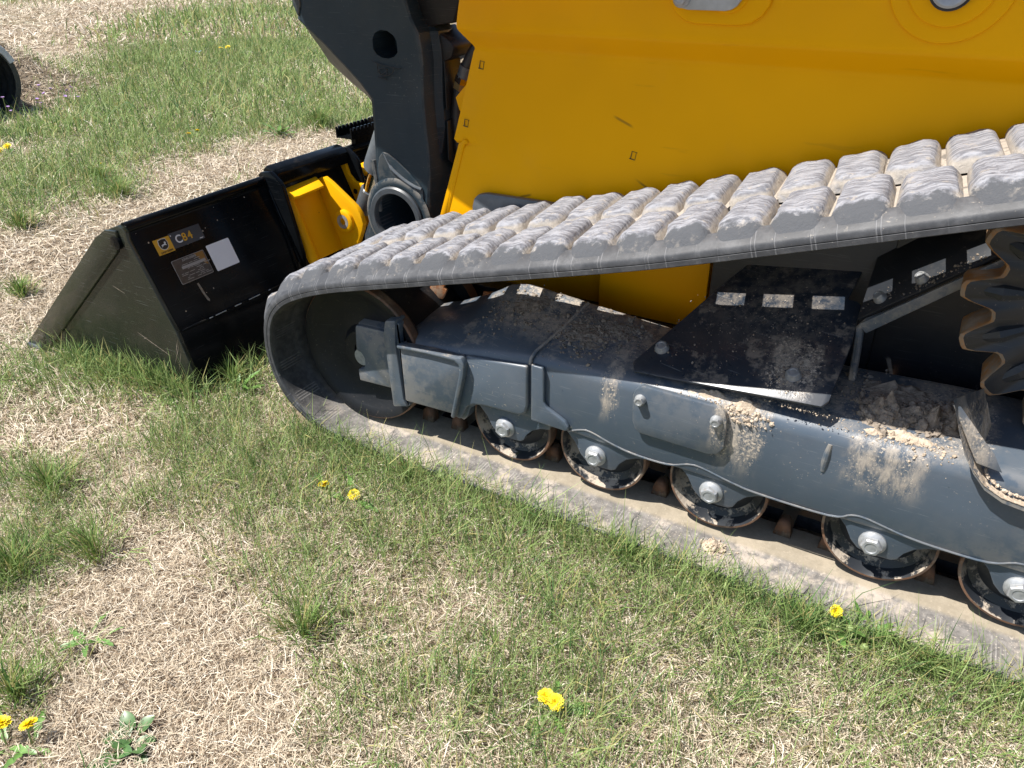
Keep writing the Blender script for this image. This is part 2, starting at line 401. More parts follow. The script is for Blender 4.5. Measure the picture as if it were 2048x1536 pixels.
# ---------------------------------------------------------------- terrain
def sstep(a, b, x):
    t = np.clip((x-a)/(b-a), 0, 1); return t*t*(3-2*t)
_tab = rng.random((64, 64))
def vnoise(x, y, s):
    x = np.asarray(x)/s; y = np.asarray(y)/s; xi = np.floor(x).astype(int); yi = np.floor(y).astype(int); fx = x-xi; fy = y-yi
    fx = fx*fx*(3-2*fx); fy = fy*fy*(3-2*fy); g = lambda i, j: _tab[i % 64, j % 64]
    return (g(xi, yi)*(1-fx)+g(xi+1, yi)*fx)*(1-fy)+(g(xi, yi+1)*(1-fx)+g(xi+1, yi+1)*fx)*fy
def ground_z(x, y):
    x = np.asarray(x, float); y = np.asarray(y, float)
    z = -.045*sstep(-1.9, -2.8, x)*1.0
    z = z - .10*sstep(-3.5, -6.8, x)*sstep(6, 2, y)
    z = z + .74*sstep(-7.40, -8.7, x)*sstep(4.4, 2.7, y)
    und = .030*(vnoise(x+40, y+9, .55)-.5)+.10*(vnoise(x+3, y+70, 2.7)-.5)
    d = np.hypot(x+.4, (y-.4)); far = sstep(1.0, 2.6, d)
    near = .018*(vnoise(x+11, y+31, .16)-.5)*sstep(.02, -.10, y)
    flat = 1-sstep(-1.9, -1.5, x)*sstep(-.10, .02, y)*.95
    return z + (und*far + near)*flat
def build_ground():
    c = np.concatenate([-np.geomspace(12, 420, 26)[::-1], np.linspace(-11.8, 3, 297), np.geomspace(3.3, 420, 26)])
    cy = np.concatenate([-np.geomspace(2.2, 420, 26)[::-1], np.linspace(-2, 9, 221), np.geomspace(9.3, 420, 24)])
    X, Y = np.meshgrid(c, cy); Z = ground_z(X, Y); nx, ny = len(c), len(cy)
    V = np.stack([X, Y, Z], -1).reshape(-1, 3); i = np.arange((ny-1)*(nx-1)); r = i//(nx-1); q = i % (nx-1); a = r*nx+q
    F = np.stack([a, a+1, a+nx+1, a+nx], -1)
    me = bpy.data.meshes.new('ground'); me.from_pydata(V.tolist(), [], F.tolist())
    o = link('ground', me, 'ground', None, 80); tag(o, 'bare soil and matted thatch under the lawn', 'ground', kind='structure')
build_ground()

# ================================================================= LOADER
RX = Vector((-.3, .6, 0))
loader = thing('compact_track_loader', 'yellow and charcoal compact track loader with dusty rubber track', 'loader', RX)

# ---- rubber track
PITCH = .0965; TW = .49; TH = .036
ctrl = [(1.0, .025), (.5, .025), (0, .025), (-.6, .025), (-1.0, .025), (-1.20, .026), (-1.30, .034), (-1.375, .056), (-1.435, .096), (-1.470, .145), (-1.486, .200),
        (-1.488, .255), (-1.474, .315), (-1.440, .363), (-1.380, .403), (-1.27, .446), (-1.12, .488), (-.97, .5275), (-.5, .653), (-.164, .757), (.096, .840), (.26, .888),
        (.36, .902), (.46, .884), (.535, .82), (.58, .73), (.65, .60), (.85, .42), (1.13, .30), (1.24, .22), (1.25, .13), (1.17, .055), (1.0, .025)]
pth = catmull([(x, 0, z) for x, z in ctrl], 40)
P2 = np.array([(p.x, p.z) for p in pth]); seg = np.hypot(*np.diff(P2, axis=0).T); S = np.concatenate([[0], np.cumsum(seg)]); LEN = S[-1]
NP = int(round(LEN/PITCH)); PITCH = LEN/NP; SUB = 12
def at_s(s):
    s = s % LEN; x = np.interp(s, S, P2[:, 0]); z = np.interp(s, S, P2[:, 1])
    e = .012; xa, za = np.interp((s-e) % LEN, S, P2[:, 0]), np.interp((s-e) % LEN, S, P2[:, 1]); xb, zb = np.interp((s+e) % LEN, S, P2[:, 0]), np.interp((s+e) % LEN, S, P2[:, 1])
    t = np.array([xb-xa, zb-za]); t /= np.linalg.norm(t); return np.array([x, z]), t, np.array([-t[1], t[0]])
itop = np.argmin(np.abs(P2[:, 0]+.345)+ (P2[:, 1] < .4)*9); S0 = S[itop] % PITCH       # a sprocket window sits here
prof = [(0, .003), (0, .0118), (.0018, .013), (0, .0142), (0, .022), (.004, .0275), (.022, .0400), (.034, .0455), (.046, .0420), (.060, TH), (.10, TH), (.212, TH), (.266, TH), (.38, TH), (.47, TH), (.486, .030), (.49, .024),
        (.49, .004), (.484, 0), (.39, 0), (.378, -.009), (.266, -.009), (.212, -.009), (.112, -.009), (.100, 0), (.055, -.001), (.016, 0), (.004, .0008)]
mats = ['s']*7 + ['o']*8 + ['s']*3 + ['i']*9 + ['s']
HO, HI = 11, 21                # profile segments that carry the sprocket windows
npf = len(prof); bm = bmesh.new(); uvl = bm.loops.layers.uv.new('UVMap'); rings = []; NR = NP*SUB
for k in range(NR):
    c, t, n = at_s(S0 + k*PITCH/SUB)
    rings.append([bm.verts.new((c[0]+n[0]*h, y, c[1]+n[1]*h)) for y, h in prof])
mi = {'o': 0, 's': 1, 'i': 2}
for k in range(NR):
    ph = (k % SUB); hole = ph < 4 or ph >= SUB-4; k2 = (k+1) % NR; s0, s1 = S0+k*PITCH/SUB, S0+(k+1)*PITCH/SUB
    for j in range(npf):
        j2 = (j+1) % npf
        if hole and j in (HO, HI): continue
        f = bm.faces.new((rings[k][j], rings[k2][j], rings[k2][j2], rings[k][j2])); f.material_index = mi[mats[j]]; f.smooth = True
        for lp, (ss, jj) in zip(f.loops, ((s0, j), (s1, j), (s1, j2), (s0, j2))): lp[uvl].uv = (ss, prof[jj][0])
    if hole:
        for a, b in ((HO, HI+1), (HO+1, HI)):
            f = bm.faces.new((rings[k][a], rings[k2][a], rings[k2][b], rings[k][b])); f.material_index = 1
    if ph == SUB-4 or ph == 4:
        f = bm.faces.new((rings[k][HO], rings[k][HO+1], rings[k][HI], rings[k][HI+1])); f.material_index = 1
me = from_bm(bm, 'rubber_track'); track = link('rubber_track', me, ['belt_out', 'belt_side', 'belt_in'], loader, 40)
track['label'] = 'dusty black rubber track belt'
def lug_me(name, ya, yb, outer, seed):
    rr_ = random.Random(seed); bm = bmesh.new(); rings = []; Lh = (yb-ya)/2
    f = [rr_.uniform(0, 6.28) for _ in range(6)]; w1 = rr_.uniform(.96, 1.03); hh = rr_.uniform(.90, 1.06)
    #        half length, height, end inset (outer row, sidewall end), end inset (other ends)
    for hs, h, ia, ib in ((.0478, -.008, .008, .0), (.0455, .000, .015, .002), (.0436, .008, .022, .004), (.0402, .0155, .030, .007), (.0365, .0215, .038, .011), (.0325, .0255, .045, .016), (.0270, .0275, .053, .023), (.0175, .0288, .063, .034), (.0070, .0294, .079, .050)):
        a0 = -Lh + (ia if outer else ib); b0 = Lh - ib*(.9 if outer else 1.1); rc_ = min(hs*.7, .022); ring = []; top = h/.026 if h > 0 else 0
        for (x, y) in rrect(-hs*w1, a0, hs*w1, b0, rc_, 6):
            dx = .0022*math.sin(y*95+f[0])+.0014*math.sin(y*210+f[1])+rr_.uniform(-.0008, .0008); dy = .002*math.sin(x*130+f[2])
            dz = (.0016*math.sin(x*120+y*45+f[3])+.0014*math.sin(y*60+f[4])+rr_.uniform(-.0006, .0006)+.001*(x/.05))*top
            ring.append(bm.verts.new((x*1.0 - .075*y + dx*(.4+top), y+dy*top, h*hh + dz)))
        rings.append(ring)
    for a, b in zip(rings, rings[1:]):
        for i in range(len(a)): bm.faces.new((a[i], a[(i+1) % len(a)], b[(i+1) % len(a)], b[i]))
    bm.faces.new(rings[-1]); me = from_bm(bm, name); me.materials.append(M['lug' if outer else 'lug_in'])
    me.polygons.foreach_set('use_smooth', [True]*len(me.polygons)); return me
LO = [lug_me('tread_lug', .0, .214, True, q) for q in range(6)]; LI = [lug_me('tread_lug', .258, .488, False, 40+q) for q in range(6)]
bmg = bmesh.new()
g = bm_prism([(-.024, 0), (.024, 0), (.016, .040), (.008, .050), (-.008, .050), (-.016, .040)], -.017, .017, bmg); bevel(g, .006, 2); GL = from_bm(g, 'guide_lug'); GL.materials.append(M['rustrim'])
GL.polygons.foreach_set('use_smooth', [True]*len(GL.polygons))
for k in range(NP):
    for me_, yc, ds in ((LO[(k*5+1) % 6], .107, .5), (LI[(k*7+2) % 6], .373, 0.0)):
        c, t, n = at_s(S0+(k+ds)*PITCH); p = c+n*TH
        if c[0] > .75: continue
        o = bpy.data.objects.new('tread_lug', me_); COL.objects.link(o); o.parent = track
        m = Matrix(((t[0], 0, n[0], p[0]), (0, 1, 0, yc), (t[1], 0, n[1], p[1]), (0, 0, 0, 1)))
        o.matrix_local = m          # track's frame equals the world frame
        o.scale = (1, 1, random.uniform(.88, 1.08))
    c, t, n = at_s(S0+(k+.5)*PITCH)
    if c[1] < .04 and -1.15 < c[0] < .45:
        for yc in (.186, .300):
            o = bpy.data.objects.new('guide_lug', GL); COL.objects.link(o); o.parent = track; o.location = (c[0], yc, c[1]+.008); o.scale = (.8, .8, .85)

# ---- track frame: lofted box with a bent top edge
xs = [(-1.135, .150, .322, .335), (-1.06, .146, .332, .360), (-.975, .146, .342, .398), (-.950, .140, .346, .412), (-.936, .136, .348, .420), (-.924, .150, .350, .428), (-.915, .178, .352, .434),
      (-.895, .194, .356, .440), (-.862, .201, .362, .446), (-.76, .205, .376, .436), (-.70, .203, .380, .430), (-.5, .191, .381, .412), (-.2, .187, .383, .412), (.1, .188, .386, .425), (.55, .196, .392, .430)]
bm = bmesh.new(); rings = []
YF = .09
for x, zb, zt, zi in xs:
    pr = [(YF+.012, zb), (YF+.003, zb+.002), (YF, zb+.010), (YF, (zb+zt)/2), (YF, zt-.034), (YF+.004, zt-.018), (YF+.014, zt-.006), (YF+.030, zt+.002), (YF+.11, zt+(zi-zt)*.5), (.30, zi), (.312, zi-.004), (.315, zb), (.2, zb)]
    rings.append([bm.verts.new((x, y, z)) for y, z in pr])
for a, b in zip(rings, rings[1:]):
    for i in range(len(a)): bm.faces.new((a[i], a[(i+1) % len(a)], b[(i+1) % len(a)], b[i]))
bm.faces.new(rings[0]); bm.faces.new(rings[-1])
frame = link('track_frame', from_bm(bm, 'track_frame'), 'frame', loader, 32)
frame['label'] = 'scratched charcoal steel undercarriage frame'
# front yoke that carries the idler
fork = [(-1.262, .322), (-1.258, .330), (-1.155, .334), (-1.155, .168), (-1.268, .162), (-1.270, .196), (-1.250, .202), (-1.243, .218), (-1.243, .236), (-1.252, .250), (-1.268, .254)]
prism('idler_yoke', fork, .088, .135, 'frame', frame, .004)
slab('yoke_top', [(-1.262, .10, .331), (-1.152, .10, .336), (-1.152, .20, .348), (-1.262, .20, .344)], .02, 'frame', frame, .004)
prism('front_rib', [(-1.155, .336), (-1.146, .376), (-1.112, .384), (-1.118, .32), (-1.108, .156), (-1.098, .138), (-1.146, .124)], .070, .115, 'frame', frame, .006)
prism('front_rib', [(-1.118, .378), (-1.106, .372), (-1.114, .318), (-1.104, .160), (-1.094, .140), (-1.110, .130)], .078, .10, 'frame', frame, .003)
prism('wear_plate', [(-1.102, .322), (-1.02, .329), (-.935, .330), (-.921, .334), (-.914, .322), (-.916, .292), (-.950, .164), (-1.100, .158)], .067, .0895, 'frame', frame, .005)
prism('wear_plate_lip', [(-1.106, .324), (-.930, .333), (-.914, .337), (-.906, .322), (-.910, .288), (-.944, .156), (-.954, .160), (-.922, .290), (-.922, .316), (-.934, .322), (-1.02, .320), (-1.106, .313)], .059, .080, 'frame', frame, .004)
prism('front_shell', [(-.985, .30), (-.99, .165), (-.955, .152), (-.938, .146), (-.926, .166), (-.916, .190), (-.894, .203), (-.862, .209), (-.765, .213), (-.750, .222), (-.744, .245), (-.744, .352), (-.80, .346), (-.905, .336)], .0765, .0895, 'frame', frame, .006, 3)
prism('joint_strap', [(-.729, .357), (-.706, .357), (-.702, .345), (-.702, .268), (-.694, .255), (-.668, .243), (-.646, .232), (-.637, .220), (-.639, .208), (-.648, .206), (-.735, .208), (-.735, .36)], .0785, .0895, 'frame', frame, .006, 3)
# raised seams over the bend
tube('weld_seam', [(-.7425, .0885, .352), (-.742, .0915, .366), (-.737, .105, .3795), (-.715, .20, .4045), (-.70, .30, .4300)], .0042, 'frame', frame, 8)
# lower lip with a wavy line above each hanger
lip = []
for x, zb in ((-.64, .199), (-.61, .212), (-.585, .214), (-.53, .199), (-.48, .190), (-.40, .190), (-.355, .206), (-.325, .208), (-.26, .194), (-.20, .186), (-.06, .186), (-.02, .203), (.01, .205), (.08, .192), (.14, .188), (.22, .190), (.26, .207), (.29, .208), (.36, .196)):
    lip.append((x, .0905, zb+.003))
tube('lower_lip', catmull(lip, 4), .0024, 'frame', frame, 8)
BX = [-.816, -.572, -.298, .029, .282]
BOLT = hexbolt_me('roller_bolt', .019, .026, .021); BOLT.materials.append(M['zinc']); BOLT.polygons.foreach_set('use_smooth', [True]*len(BOLT.polygons)); BOLT.set_sharp_from_angle(angle=R(30))
def dupmesh(name, me, parent, loc, rot=(0, 0, 0)):
    o = bpy.data.objects.new(name, me); COL.objects.link(o); return place(o, parent, loc, rot)
hang = [(-.105, .075), (-.095, .056), (-.075, .040), (-.055, .018), (-.040, -.010), (-.024, -.026), (-.004, -.031), (.020, -.031), (.040, -.030), (.050, -.024), (.058, -.006), (.074, .012), (.096, .024), (.122, .030), (.128, .075)]
rim_prof = [(.030, .010), (.030, -.002), (.046, -.002), (.052, .020), (.078, .030), (.0945, .022), (.1005, .002), (.1030, -.0025), (.1080, -.0015), (.109, .004), (.108, .034), (.102, .046), (.085, .050), (.060, .052), (.055, .070), (.055, .180), (.102, .205), (.108, .215), (.108, .252), (.03, .26)]
ROLL = lathe_me('track_roller', rim_prof, (0, 0, 0), 56)
ROLL.materials.append(M['dish']); ROLL.materials.append(M['rustrim']); ROLL.polygons.foreach_set('use_smooth', [True]*len(ROLL.polygons)); ROLL.set_sharp_from_angle(angle=R(40))
for f in ROLL.polygons:
    c = f.center; rr = math.hypot(c.x, c.z)
    if rr > .1025: f.material_index = 1
for i, x in enumerate(BX):
    h = [(x+a, .152+b) for a, b in hang]; prism('roller_hanger', h, .0975, .110, 'frame', frame, .003)
    r = dupmesh('track_roller', ROLL, loader, (x+.008, .116, .157)); r.rotation_euler = (0, random.uniform(0, 6), 0)
    b = bpy.data.objects.new('roller_bolt', BOLT); COL.objects.link(b); b.parent = r
    b.matrix_local = Matrix.Rotation(-r.rotation_euler.y, 4, 'Y') @ Matrix.Translation((-.008, -.0185, -.005)) @ Matrix.Rotation(random.uniform(0, 1), 4, 'Y')
# access cover
cov = prism('access_cover', [(-.468, .380), (-.482, .368), (-.487, .350), (-.483, .288), (-.476, .270), (-.462, .262), (-.312, .259), (-.292, .266), (-.282, .284), (-.284, .352), (-.290, .368), (-.303, .377)], .0755, .0895, 'plate', frame, .003)
CB = hexbolt_me('cover_bolt', .0105, .0125, .014); CB.materials.append(M['zinc']); CB.polygons.foreach_set('use_smooth', [True]*len(CB.polygons)); CB.set_sharp_from_angle(angle=R(30))
for p in ((-.468, .0755, .347), (-.304, .0755, .346)): dupmesh('cover_bolt', CB, loader, p)['label'] = 'small zinc hex bolt holding the access cover'
tube('weld_slug', [(-.0875, .0925, .352), (-.089, .0915, .33), (-.0905, .0915, .31), (-.090, .0925, .288)], [.005, .007, .007, .005], 'frame', frame, 10)
# tilted guard plate lit through the track windows
def gz(x, y): return .511 + (.10855*(x+.37)+.44716*(y-.307))/.88784
gp = [(-.497, .104), (-.118, .086), (-.108, .100), (-.102, .224), (-.108, .318), (-.116, .326), (-.135, .330), (-.12, .45), (-.33, .45), (-.384, .365), (-.464, .213), (-.512, .125)]
slab('guard_plate', [(x, y, gz(x, y)) for x, y in gp][::1], .006, 'guard', loader, .002)
for x, y in ((-.462, .166), (-.185, .142)): 
    nrm = Vector((-.10855, -.44716, .88784)); q = Vector((0, -1, 0)).rotation_difference(nrm); o = dupmesh('guard_bolt', CB, loader, (x, y, gz(x, y)), q.to_euler()); o.scale = (1.25, .9, 1.25)
# inner works behind
slab('frame_deck', [(-1.0, .30, .40), (.6, .30, .405), (.6, .42, .36), (-1.0, .42, .35)], .02, 'rust', loader, .003)['label'] = 'rust brown inner deck of the frame'
prism('final_drive_plate', [(-.075, .36), (.60, .36), (.60, .80), (.30, .84), (-.075, .735)], .395, .42, 'inner', loader, .004)
box('chassis_tub', (-1.2, .43, .12), (-.45, .49, .35), 'inner', loader, .01)
prism('chassis_tub', [(-.44, .25), (-.02, .25), (-.02, .745), (-.44, .625)], .40, .48, 'inner', loader, .006)
box('belly_plate', (-1.3, .6, .25), (1.2, 1.6, .33), 'inner', loader, .01)
stp = [(-.103, .262, .541), (-.098, .295, .566), (.075, .311, .719), (.20, .33, .84), (.20, .42, .90), (-.098, .42, .64), (-.115, .30, .556)]
slab('inclined_shelf', [(-.106, .262, .541), (.13, .262, .742), (.13, .40, .825), (-.106, .40, .624)], .008, 'inner', loader, .003)
slab('shelf_lip', [(-.10, .258, .536), (.13, .258, .734), (.13, .258, .712), (-.083, .258, .520)], .008, 'frame', loader, .002)
tube('shelf_stay', [(-.088, .262, .40), (-.092, .262, .47), (-.096, .262, .524), (-.086, .262, .540), (-.05, .262, .567)], .008, 'frame', loader, 8)
for x in (-.074, -.012): 
    q = Vector((0, -1, 0)).rotation_difference(Vector((-.58, -.42, .70))); dupmesh('shelf_bolt', CB, loader, (x, .285, .541+(x+.106)*.852+.0140), q.to_euler())
box('yellow_bulkhead', (-.74, .452, .33), (-.458, .47, .56), 'yellow', loader, .004)
prism('rust_bracket', [(-1.168, .355), (-1.125, .352), (-1.108, .382), (-1.118, .388), (-1.11, .40), (-1.16, .40)], .29, .30, 'rust', loader, .002)
# idler
idp = [(.03, .05), (.03, .012), (.060, .012), (.075, .030), (.115, .034), (.150, .018), (.168, .010), (.176, .004), (.192, .002), (.196, .006), (.196, .030), (.185, .045), (.165, .05), (.165, .27), (.196, .275), (.196, .31), (.03, .312)]
me = lathe_me('idler_wheel', idp, (-1.258, .092, .243), 72); idl = link('idler_wheel', me, ['idlerk', 'rustrim'], loader, 40)
for f in me.polygons:
    c = f.center; 
    if math.hypot(c.x+1.258, c.z-.243) > .1925: f.material_index = 1
tube('idler_axle', [(-1.262, .10, .229), (-1.262, .32, .229)], .024, 'zinc', loader, 20)
# sprocket
NT_ = 16; cx, cz = .312, .668; out = []
for i in range(NT_*14):
    a = 2*math.pi*i/(NT_*14); ph = (a*NT_/(2*math.pi)+.42) % 1; d = abs(ph-.5)*2
    k = max(0, min(1, (d-.20)/.62)); k = k*k*(3-2*k); out.append((cx+(.262-.052*k)*math.cos(a), cz+(.262-.052*k)*math.sin(a)))
bm = bmesh.new(); ya, yb = .206, .288
o1 = [bm.verts.new((x, ya, z)) for x, z in out]; o2 = [bm.verts.new((x, yb, z)) for x, z in out]
i1 = [bm.verts.new((cx+(x-cx)*.972, ya-.003, cz+(z-cz)*.972)) for x, z in out]; n = len(out)
c1 = [bm.verts.new((cx+.165*math.cos(2*math.pi*i/n), ya+.016, cz+.165*math.sin(2*math.pi*i/n))) for i in range(n)]
for i in range(n):
    j = (i+1) % n; f = bm.faces.new((o1[i], o1[j], o2[j], o2[i])); f.material_index = 1
    f = bm.faces.new((i1[i], i1[j], o1[j], o1[i])); f.material_index = 1
    bm.faces.new((c1[i], c1[j], i1[j], i1[i]))
bm.faces.new(c1); bm.faces.new(o2[::-1])
spr = link('drive_sprocket', from_bm(bm, 'drive_sprocket'), ['inner', 'sprk'], loader, 40)
me = lathe_me('sprocket_hub', [(.12, .0), (.12, -.028), (.112, -.034), (.07, -.034), (.06, -.05), (.01, -.05)], (cx, .24, cz), 40); link('sprocket_hub', me, 'inner', spr, 40)
for i in range(9):
    a = 2*math.pi*i/9+.35; o = bpy.data.objects.new('sprocket_bolt', BOLT); COL.objects.link(o); place(o, spr, (cx+.150*math.cos(a), .236, cz+.150*math.sin(a))); o.scale = (.72, .8, .72)
for i in range(NT_):
    a = 2*math.pi*(i+.08)/NT_; ca, sa = math.cos(a), math.sin(a)
    tube('tooth_web', [(cx+.165*ca, .224, cz+.165*sa), (cx+.20*ca, .216, cz+.20*sa), (cx+.236*ca, .219, cz+.236*sa)], [.010, .016, .008], 'inner', spr, 8)
# scoop plate at the rear of the frame
sc_n = [(.084, .515), (.102, .470), (.122, .425), (.144, .392), (.168, .366), (.200, .350), (.26, .342), (.42, .338)]
bm = bmesh.new(); A = []; B = []; A2 = []; B2 = []
for x, z in sc_n:
    A.append(bm.verts.new((x, .070, z))); B.append(bm.verts.new((x+.05, .21, z-.035))); A2.append(bm.verts.new((x+.004, .070, z-.010))); B2.append(bm.verts.new((x+.054, .21, z-.045)))
for i in range(len(A)-1):
    bm.faces.new((A[i], A[i+1], B[i+1], B[i])); bm.faces.new((A2[i+1], A2[i], B2[i], B2[i+1])); bm.faces.new((A[i], A2[i], A2[i+1], A[i+1])); bm.faces.new((B[i], B[i+1], B2[i+1], B2[i]))
bm.faces.new((A[0], B[0], B2[0], A2[0])); bm.faces.new((A[-1], A2[-1], B2[-1], B[-1]))
link('mud_scoop', from_bm(bm, 'mud_scoop'), 'frame', loader, 50)
slab('scoop_gusset', [(.088, .078, .500), (.148, .078, .40), (.19, .085, .39), (.17, .088, .42), (.10, .088, .495)], .006, 'frame', loader, .001)

# ---- yellow body panel (pressed sheet: recessed lower field, sloping step, proud upper field)
rows = [(.30, .500, -1.288), (.45, .500, -1.272), (.513, .500, -1.250), (.60, .500, -1.222), (.70, .500, -1.188), (.7135, .500, -1.184), (.7150, .500, -1.200), (.724, .500, -1.2085), (.80, .500, -1.184), (.90, .500, -1.1535), (.945, .500, -1.139),
        (.952, .4995, -1.1345), (.957, .497, -1.134), (.962, .493, -1.136), (.980, .475, -1.146), (.996, .459, -1.154), (1.001, .4545, -1.1555), (1.008, .4525, -1.156), (1.018, .452, -1.1545), (1.05, .452, -1.148), (1.10, .452, -1.137), (1.6, .452, -1.04)]
NC = 60; bm = bmesh.new(); F = []; Bk = []
for z, y, xl in rows:
    a = []; b = []
    for i in range(NC+1):
        x = xl+(1.35-xl)*(i/NC)**1.0; wob = .0028*math.sin(2.6*x+1.1+z*2)*math.sin(2.1*z+.4)+.0012*math.sin(7*x+3*z)
        edge = .006*max(0, 1-(x-xl)/.02)**2 if z > .71 else 0
        a.append(bm.verts.new((x, y+wob+edge, z))); b.append(bm.verts.new((x, y+wob+.006+edge, z)))
    F.append(a); Bk.append(b)
for L_, fl in ((F, 0), (Bk, 1)):
    for a, b in zip(L_, L_[1:]):
        for i in range(NC): bm.faces.new((a[i], a[i+1], b[i+1], b[i]) if not fl else (a[i], b[i], b[i+1], a[i+1]))
for i in range(len(F)-1): bm.faces.new((F[i][0], F[i+1][0], Bk[i+1][0], Bk[i][0])); bm.faces.new((F[i][-1], Bk[i][-1], Bk[i+1][-1], F[i+1][-1]))
for i in range(NC): bm.faces.new((F[0][i], Bk[0][i], Bk[0][i+1], F[0][i+1])); bm.faces.new((F[-1][i], F[-1][i+1], Bk[-1][i+1], Bk[-1][i]))
panel = link('side_panel', from_bm(bm, 'side_panel'), 'yellow', loader, 50); panel['label'] = 'large yellow pressed steel side panel'
slab('panel_flange', [(-1.172, .499, .716), (-1.180, .499, .722), (-1.190, .496, .716), (-1.275, .486, .46), (-1.258, .490, .46)], .012, 'yellow', panel, .004)
tube('panel_bead', catmull([(-1.162, .500, .718), (-1.170, .498, .722), (-1.184, .500, .690), (-1.254, .5, .47)], 5), .0065, 'yellow', panel, 8)
prism('panel_gusset', [(-1.165, .90), (-1.250, .815), (-1.240, .785), (-1.205, .73), (-1.14, .74), (-1.12, .88)], .58, .588, 'yellow', panel, .002)
for x, z in ((-1.112, .916), (-1.164, .770), (-.689, .739)):
    bm = bmesh.new(); a, b = .0062, .0098
    for (x0, z0, x1, z1) in ((-a, -b, -a+.0016, b), (a-.0008, -b, a, b), (-a, -b, a, -b+.0020), (-a, b-.0008, a, b)):
        bm_box(bm, ((x0+x1)/2+(z0+z1)*.12, 0, (z0+z1)/2), (x1-x0, .0012, z1-z0))
    me = from_bm(bm, 'knockout_mark'); o = link('knockout_mark', me, 'marker', panel, 0)
    yy = .500 + .0028*math.sin(2.6*x+1.1+z*2)*math.sin(2.1*z+.4)+.0012*math.sin(7*x+3*z); o.location = (x, yy-.0006, z); o.rotation_euler = (0, R(10), 0)
# embossed pads and pins near the top
def stadium(x0, x1, z0, z1, n=8):
    r = (z1-z0)/2; c = (z0+z1)/2; o = [(x1-r+r*math.cos(R(-90+180*i/n)), c+r*math.sin(R(-90+180*i/n))) for i in range(n+1)]
    return o+[(x0+r+r*math.cos(R(90+180*i/n)), c+r*math.sin(R(90+180*i/n))) for i in range(n+1)]
def pad(name, poly, y0, y1): return prism(name, poly, y0, y1, 'yellow', panel, .0055, 3)
pad('embossed_pad', stadium(-.614, -.400, 1.036, 1.16), .444, .456)
pad('embossed_pad', circ(-.092, 1.125, .105, 40), .446, .456); pad('embossed_pad', circ(-.092, 1.122, .074, 40), .439, .448)
pad('embossed_pad', circ(-.487, 1.10, .042, 30), .437, .446)
lk = prism('link_plate', stadium(-.596, -.455, 1.064, 1.128), .424, .434, 'silver', loader, .002)
lk['label'] = 'bare grey steel link plate'
dupmesh('link_bolt', BOLT, loader, (-.578, .424, 1.085)).scale = (.7, .8, .7)
link('pivot_pin', lathe_me('pivot_pin', [(.032, .02), (.032, -.012), (.028, -.016), (.024, -.016), (.02, -.013), (.001, -.013)], (-.092, .437, 1.112), 32), 'silver', loader, 40)
link('pin_seal', lathe_me('pin_seal', [(.037, .015), (.037, -.006), (.0325, -.006), (.0325, .015)], (-.092, .437, 1.112), 32, 'y', False), 'hose', loader, 40)
# dark sill showing between panel and track
prism('rubber_sill', [(-1.142, .50), (-1.140, .556), (-1.134, .578), (-1.118, .592), (-1.092, .598), (-.90, .600), (-.70, .585), (-.70, .50)], .475, .494, 'steelgrey', loader, .006)

# ---- loader arm (front leg of the lift arm)
Lc = [(-1.83, 1.55), (-1.815, 1.045), (-1.818, .962), (-1.806, .940), (-1.752, .872), (-1.665, .812), (-1.612, .782), (-1.578, .745), (-1.556, .690), (-1.547, .600), (-1.552, .512), (-1.628, .365), (-1.640, .22)]
Rc = [(-1.46, 1.55), (-1.380, 1.065), (-1.362, 1.010), (-1.343, .975), (-1.336, .935), (-1.334, .900), (-1.337, .850), (-1.339, .800), (-1.336, .724), (-1.332, .650), (-1.333, .600), (-1.345, .490), (-1.40, .22)]
Dg = [(-1.74, 1.55), (-1.752, 1.030), (-1.768, .994), (-1.742, .975), (-1.680, .932), (-1.600, .868), (-1.560, .835), (-1.522, .795), (-1.523, .715), (-1.526, .62), (-1.532, .512), (-1.600, .36), (-1.61, .22)]
bm = bmesh.new(); RW = []
for i, ((lx, lz), (gx, gz_), (rx, rz)) in enumerate(zip(Lc, Dg, Rc)):
    ydg = .552; yl = .640 if i < 8 else (.615 if i < 9 else .580)
    if i < 2: yl = .600
    row = [(lx, yl+.012, lz), (lx+.0015, yl+.001, lz-.001), (lx+.006, yl-.003, lz-.001)]
    for f in (.25, .5, .8): row.append((lx+(gx-lx)*f, yl-.003+(ydg+.004-yl)*f, lz+(gz_-lz)*f))
    row += [(gx-.004, ydg+.0035, gz_), (gx+.006, ydg+.0005, gz_)]
    for f in (.33, .66, .92): row.append((gx+(rx-gx)*f, ydg+.002+.004*math.sin(math.pi*f)*(1 if i < 8 else 0), gz_+(rz-gz_)*f))
    row += [(rx-.008, ydg+.002, rz), (rx-.002, ydg+.006, rz), (rx, ydg+.014, rz), (rx+.004, .60, rz), (rx+(.022 if 2 < i < 9 else .004), .615, rz), (rx+(.024 if 2 < i < 9 else .006), .66, rz), (rx+(.014 if 2 < i < 9 else 0), .70, rz), (rx-.01, .715, rz), (rx-.10, .72, rz), (lx+.05, .72, lz), (lx+.004, .715, lz)]
    RW.append([bm.verts.new(p) for p in row])
for a, b in zip(RW, RW[1:]):
    for i in range(len(a)): bm.faces.new((a[i], b[i], b[(i+1) % len(a)], a[(i+1) % len(a)]))
bm.faces.new(RW[0]); bm.faces.new(RW[-1][::-1])
arm = link('lift_arm', from_bm(bm, 'lift_arm'), 'arm', loader, 35); arm['label'] = 'charcoal cast leg of the lift arm'
slot = [(-1.462+a, .941+b) for a, b in ((-.042, .012), (-.032, .028), (-.012, .036), (.012, .035), (.032, .025), (.043, .010), (.043, -.018), (.030, -.030), (.010, -.036), (-.014, -.035), (-.032, -.027), (-.042, -.014))]
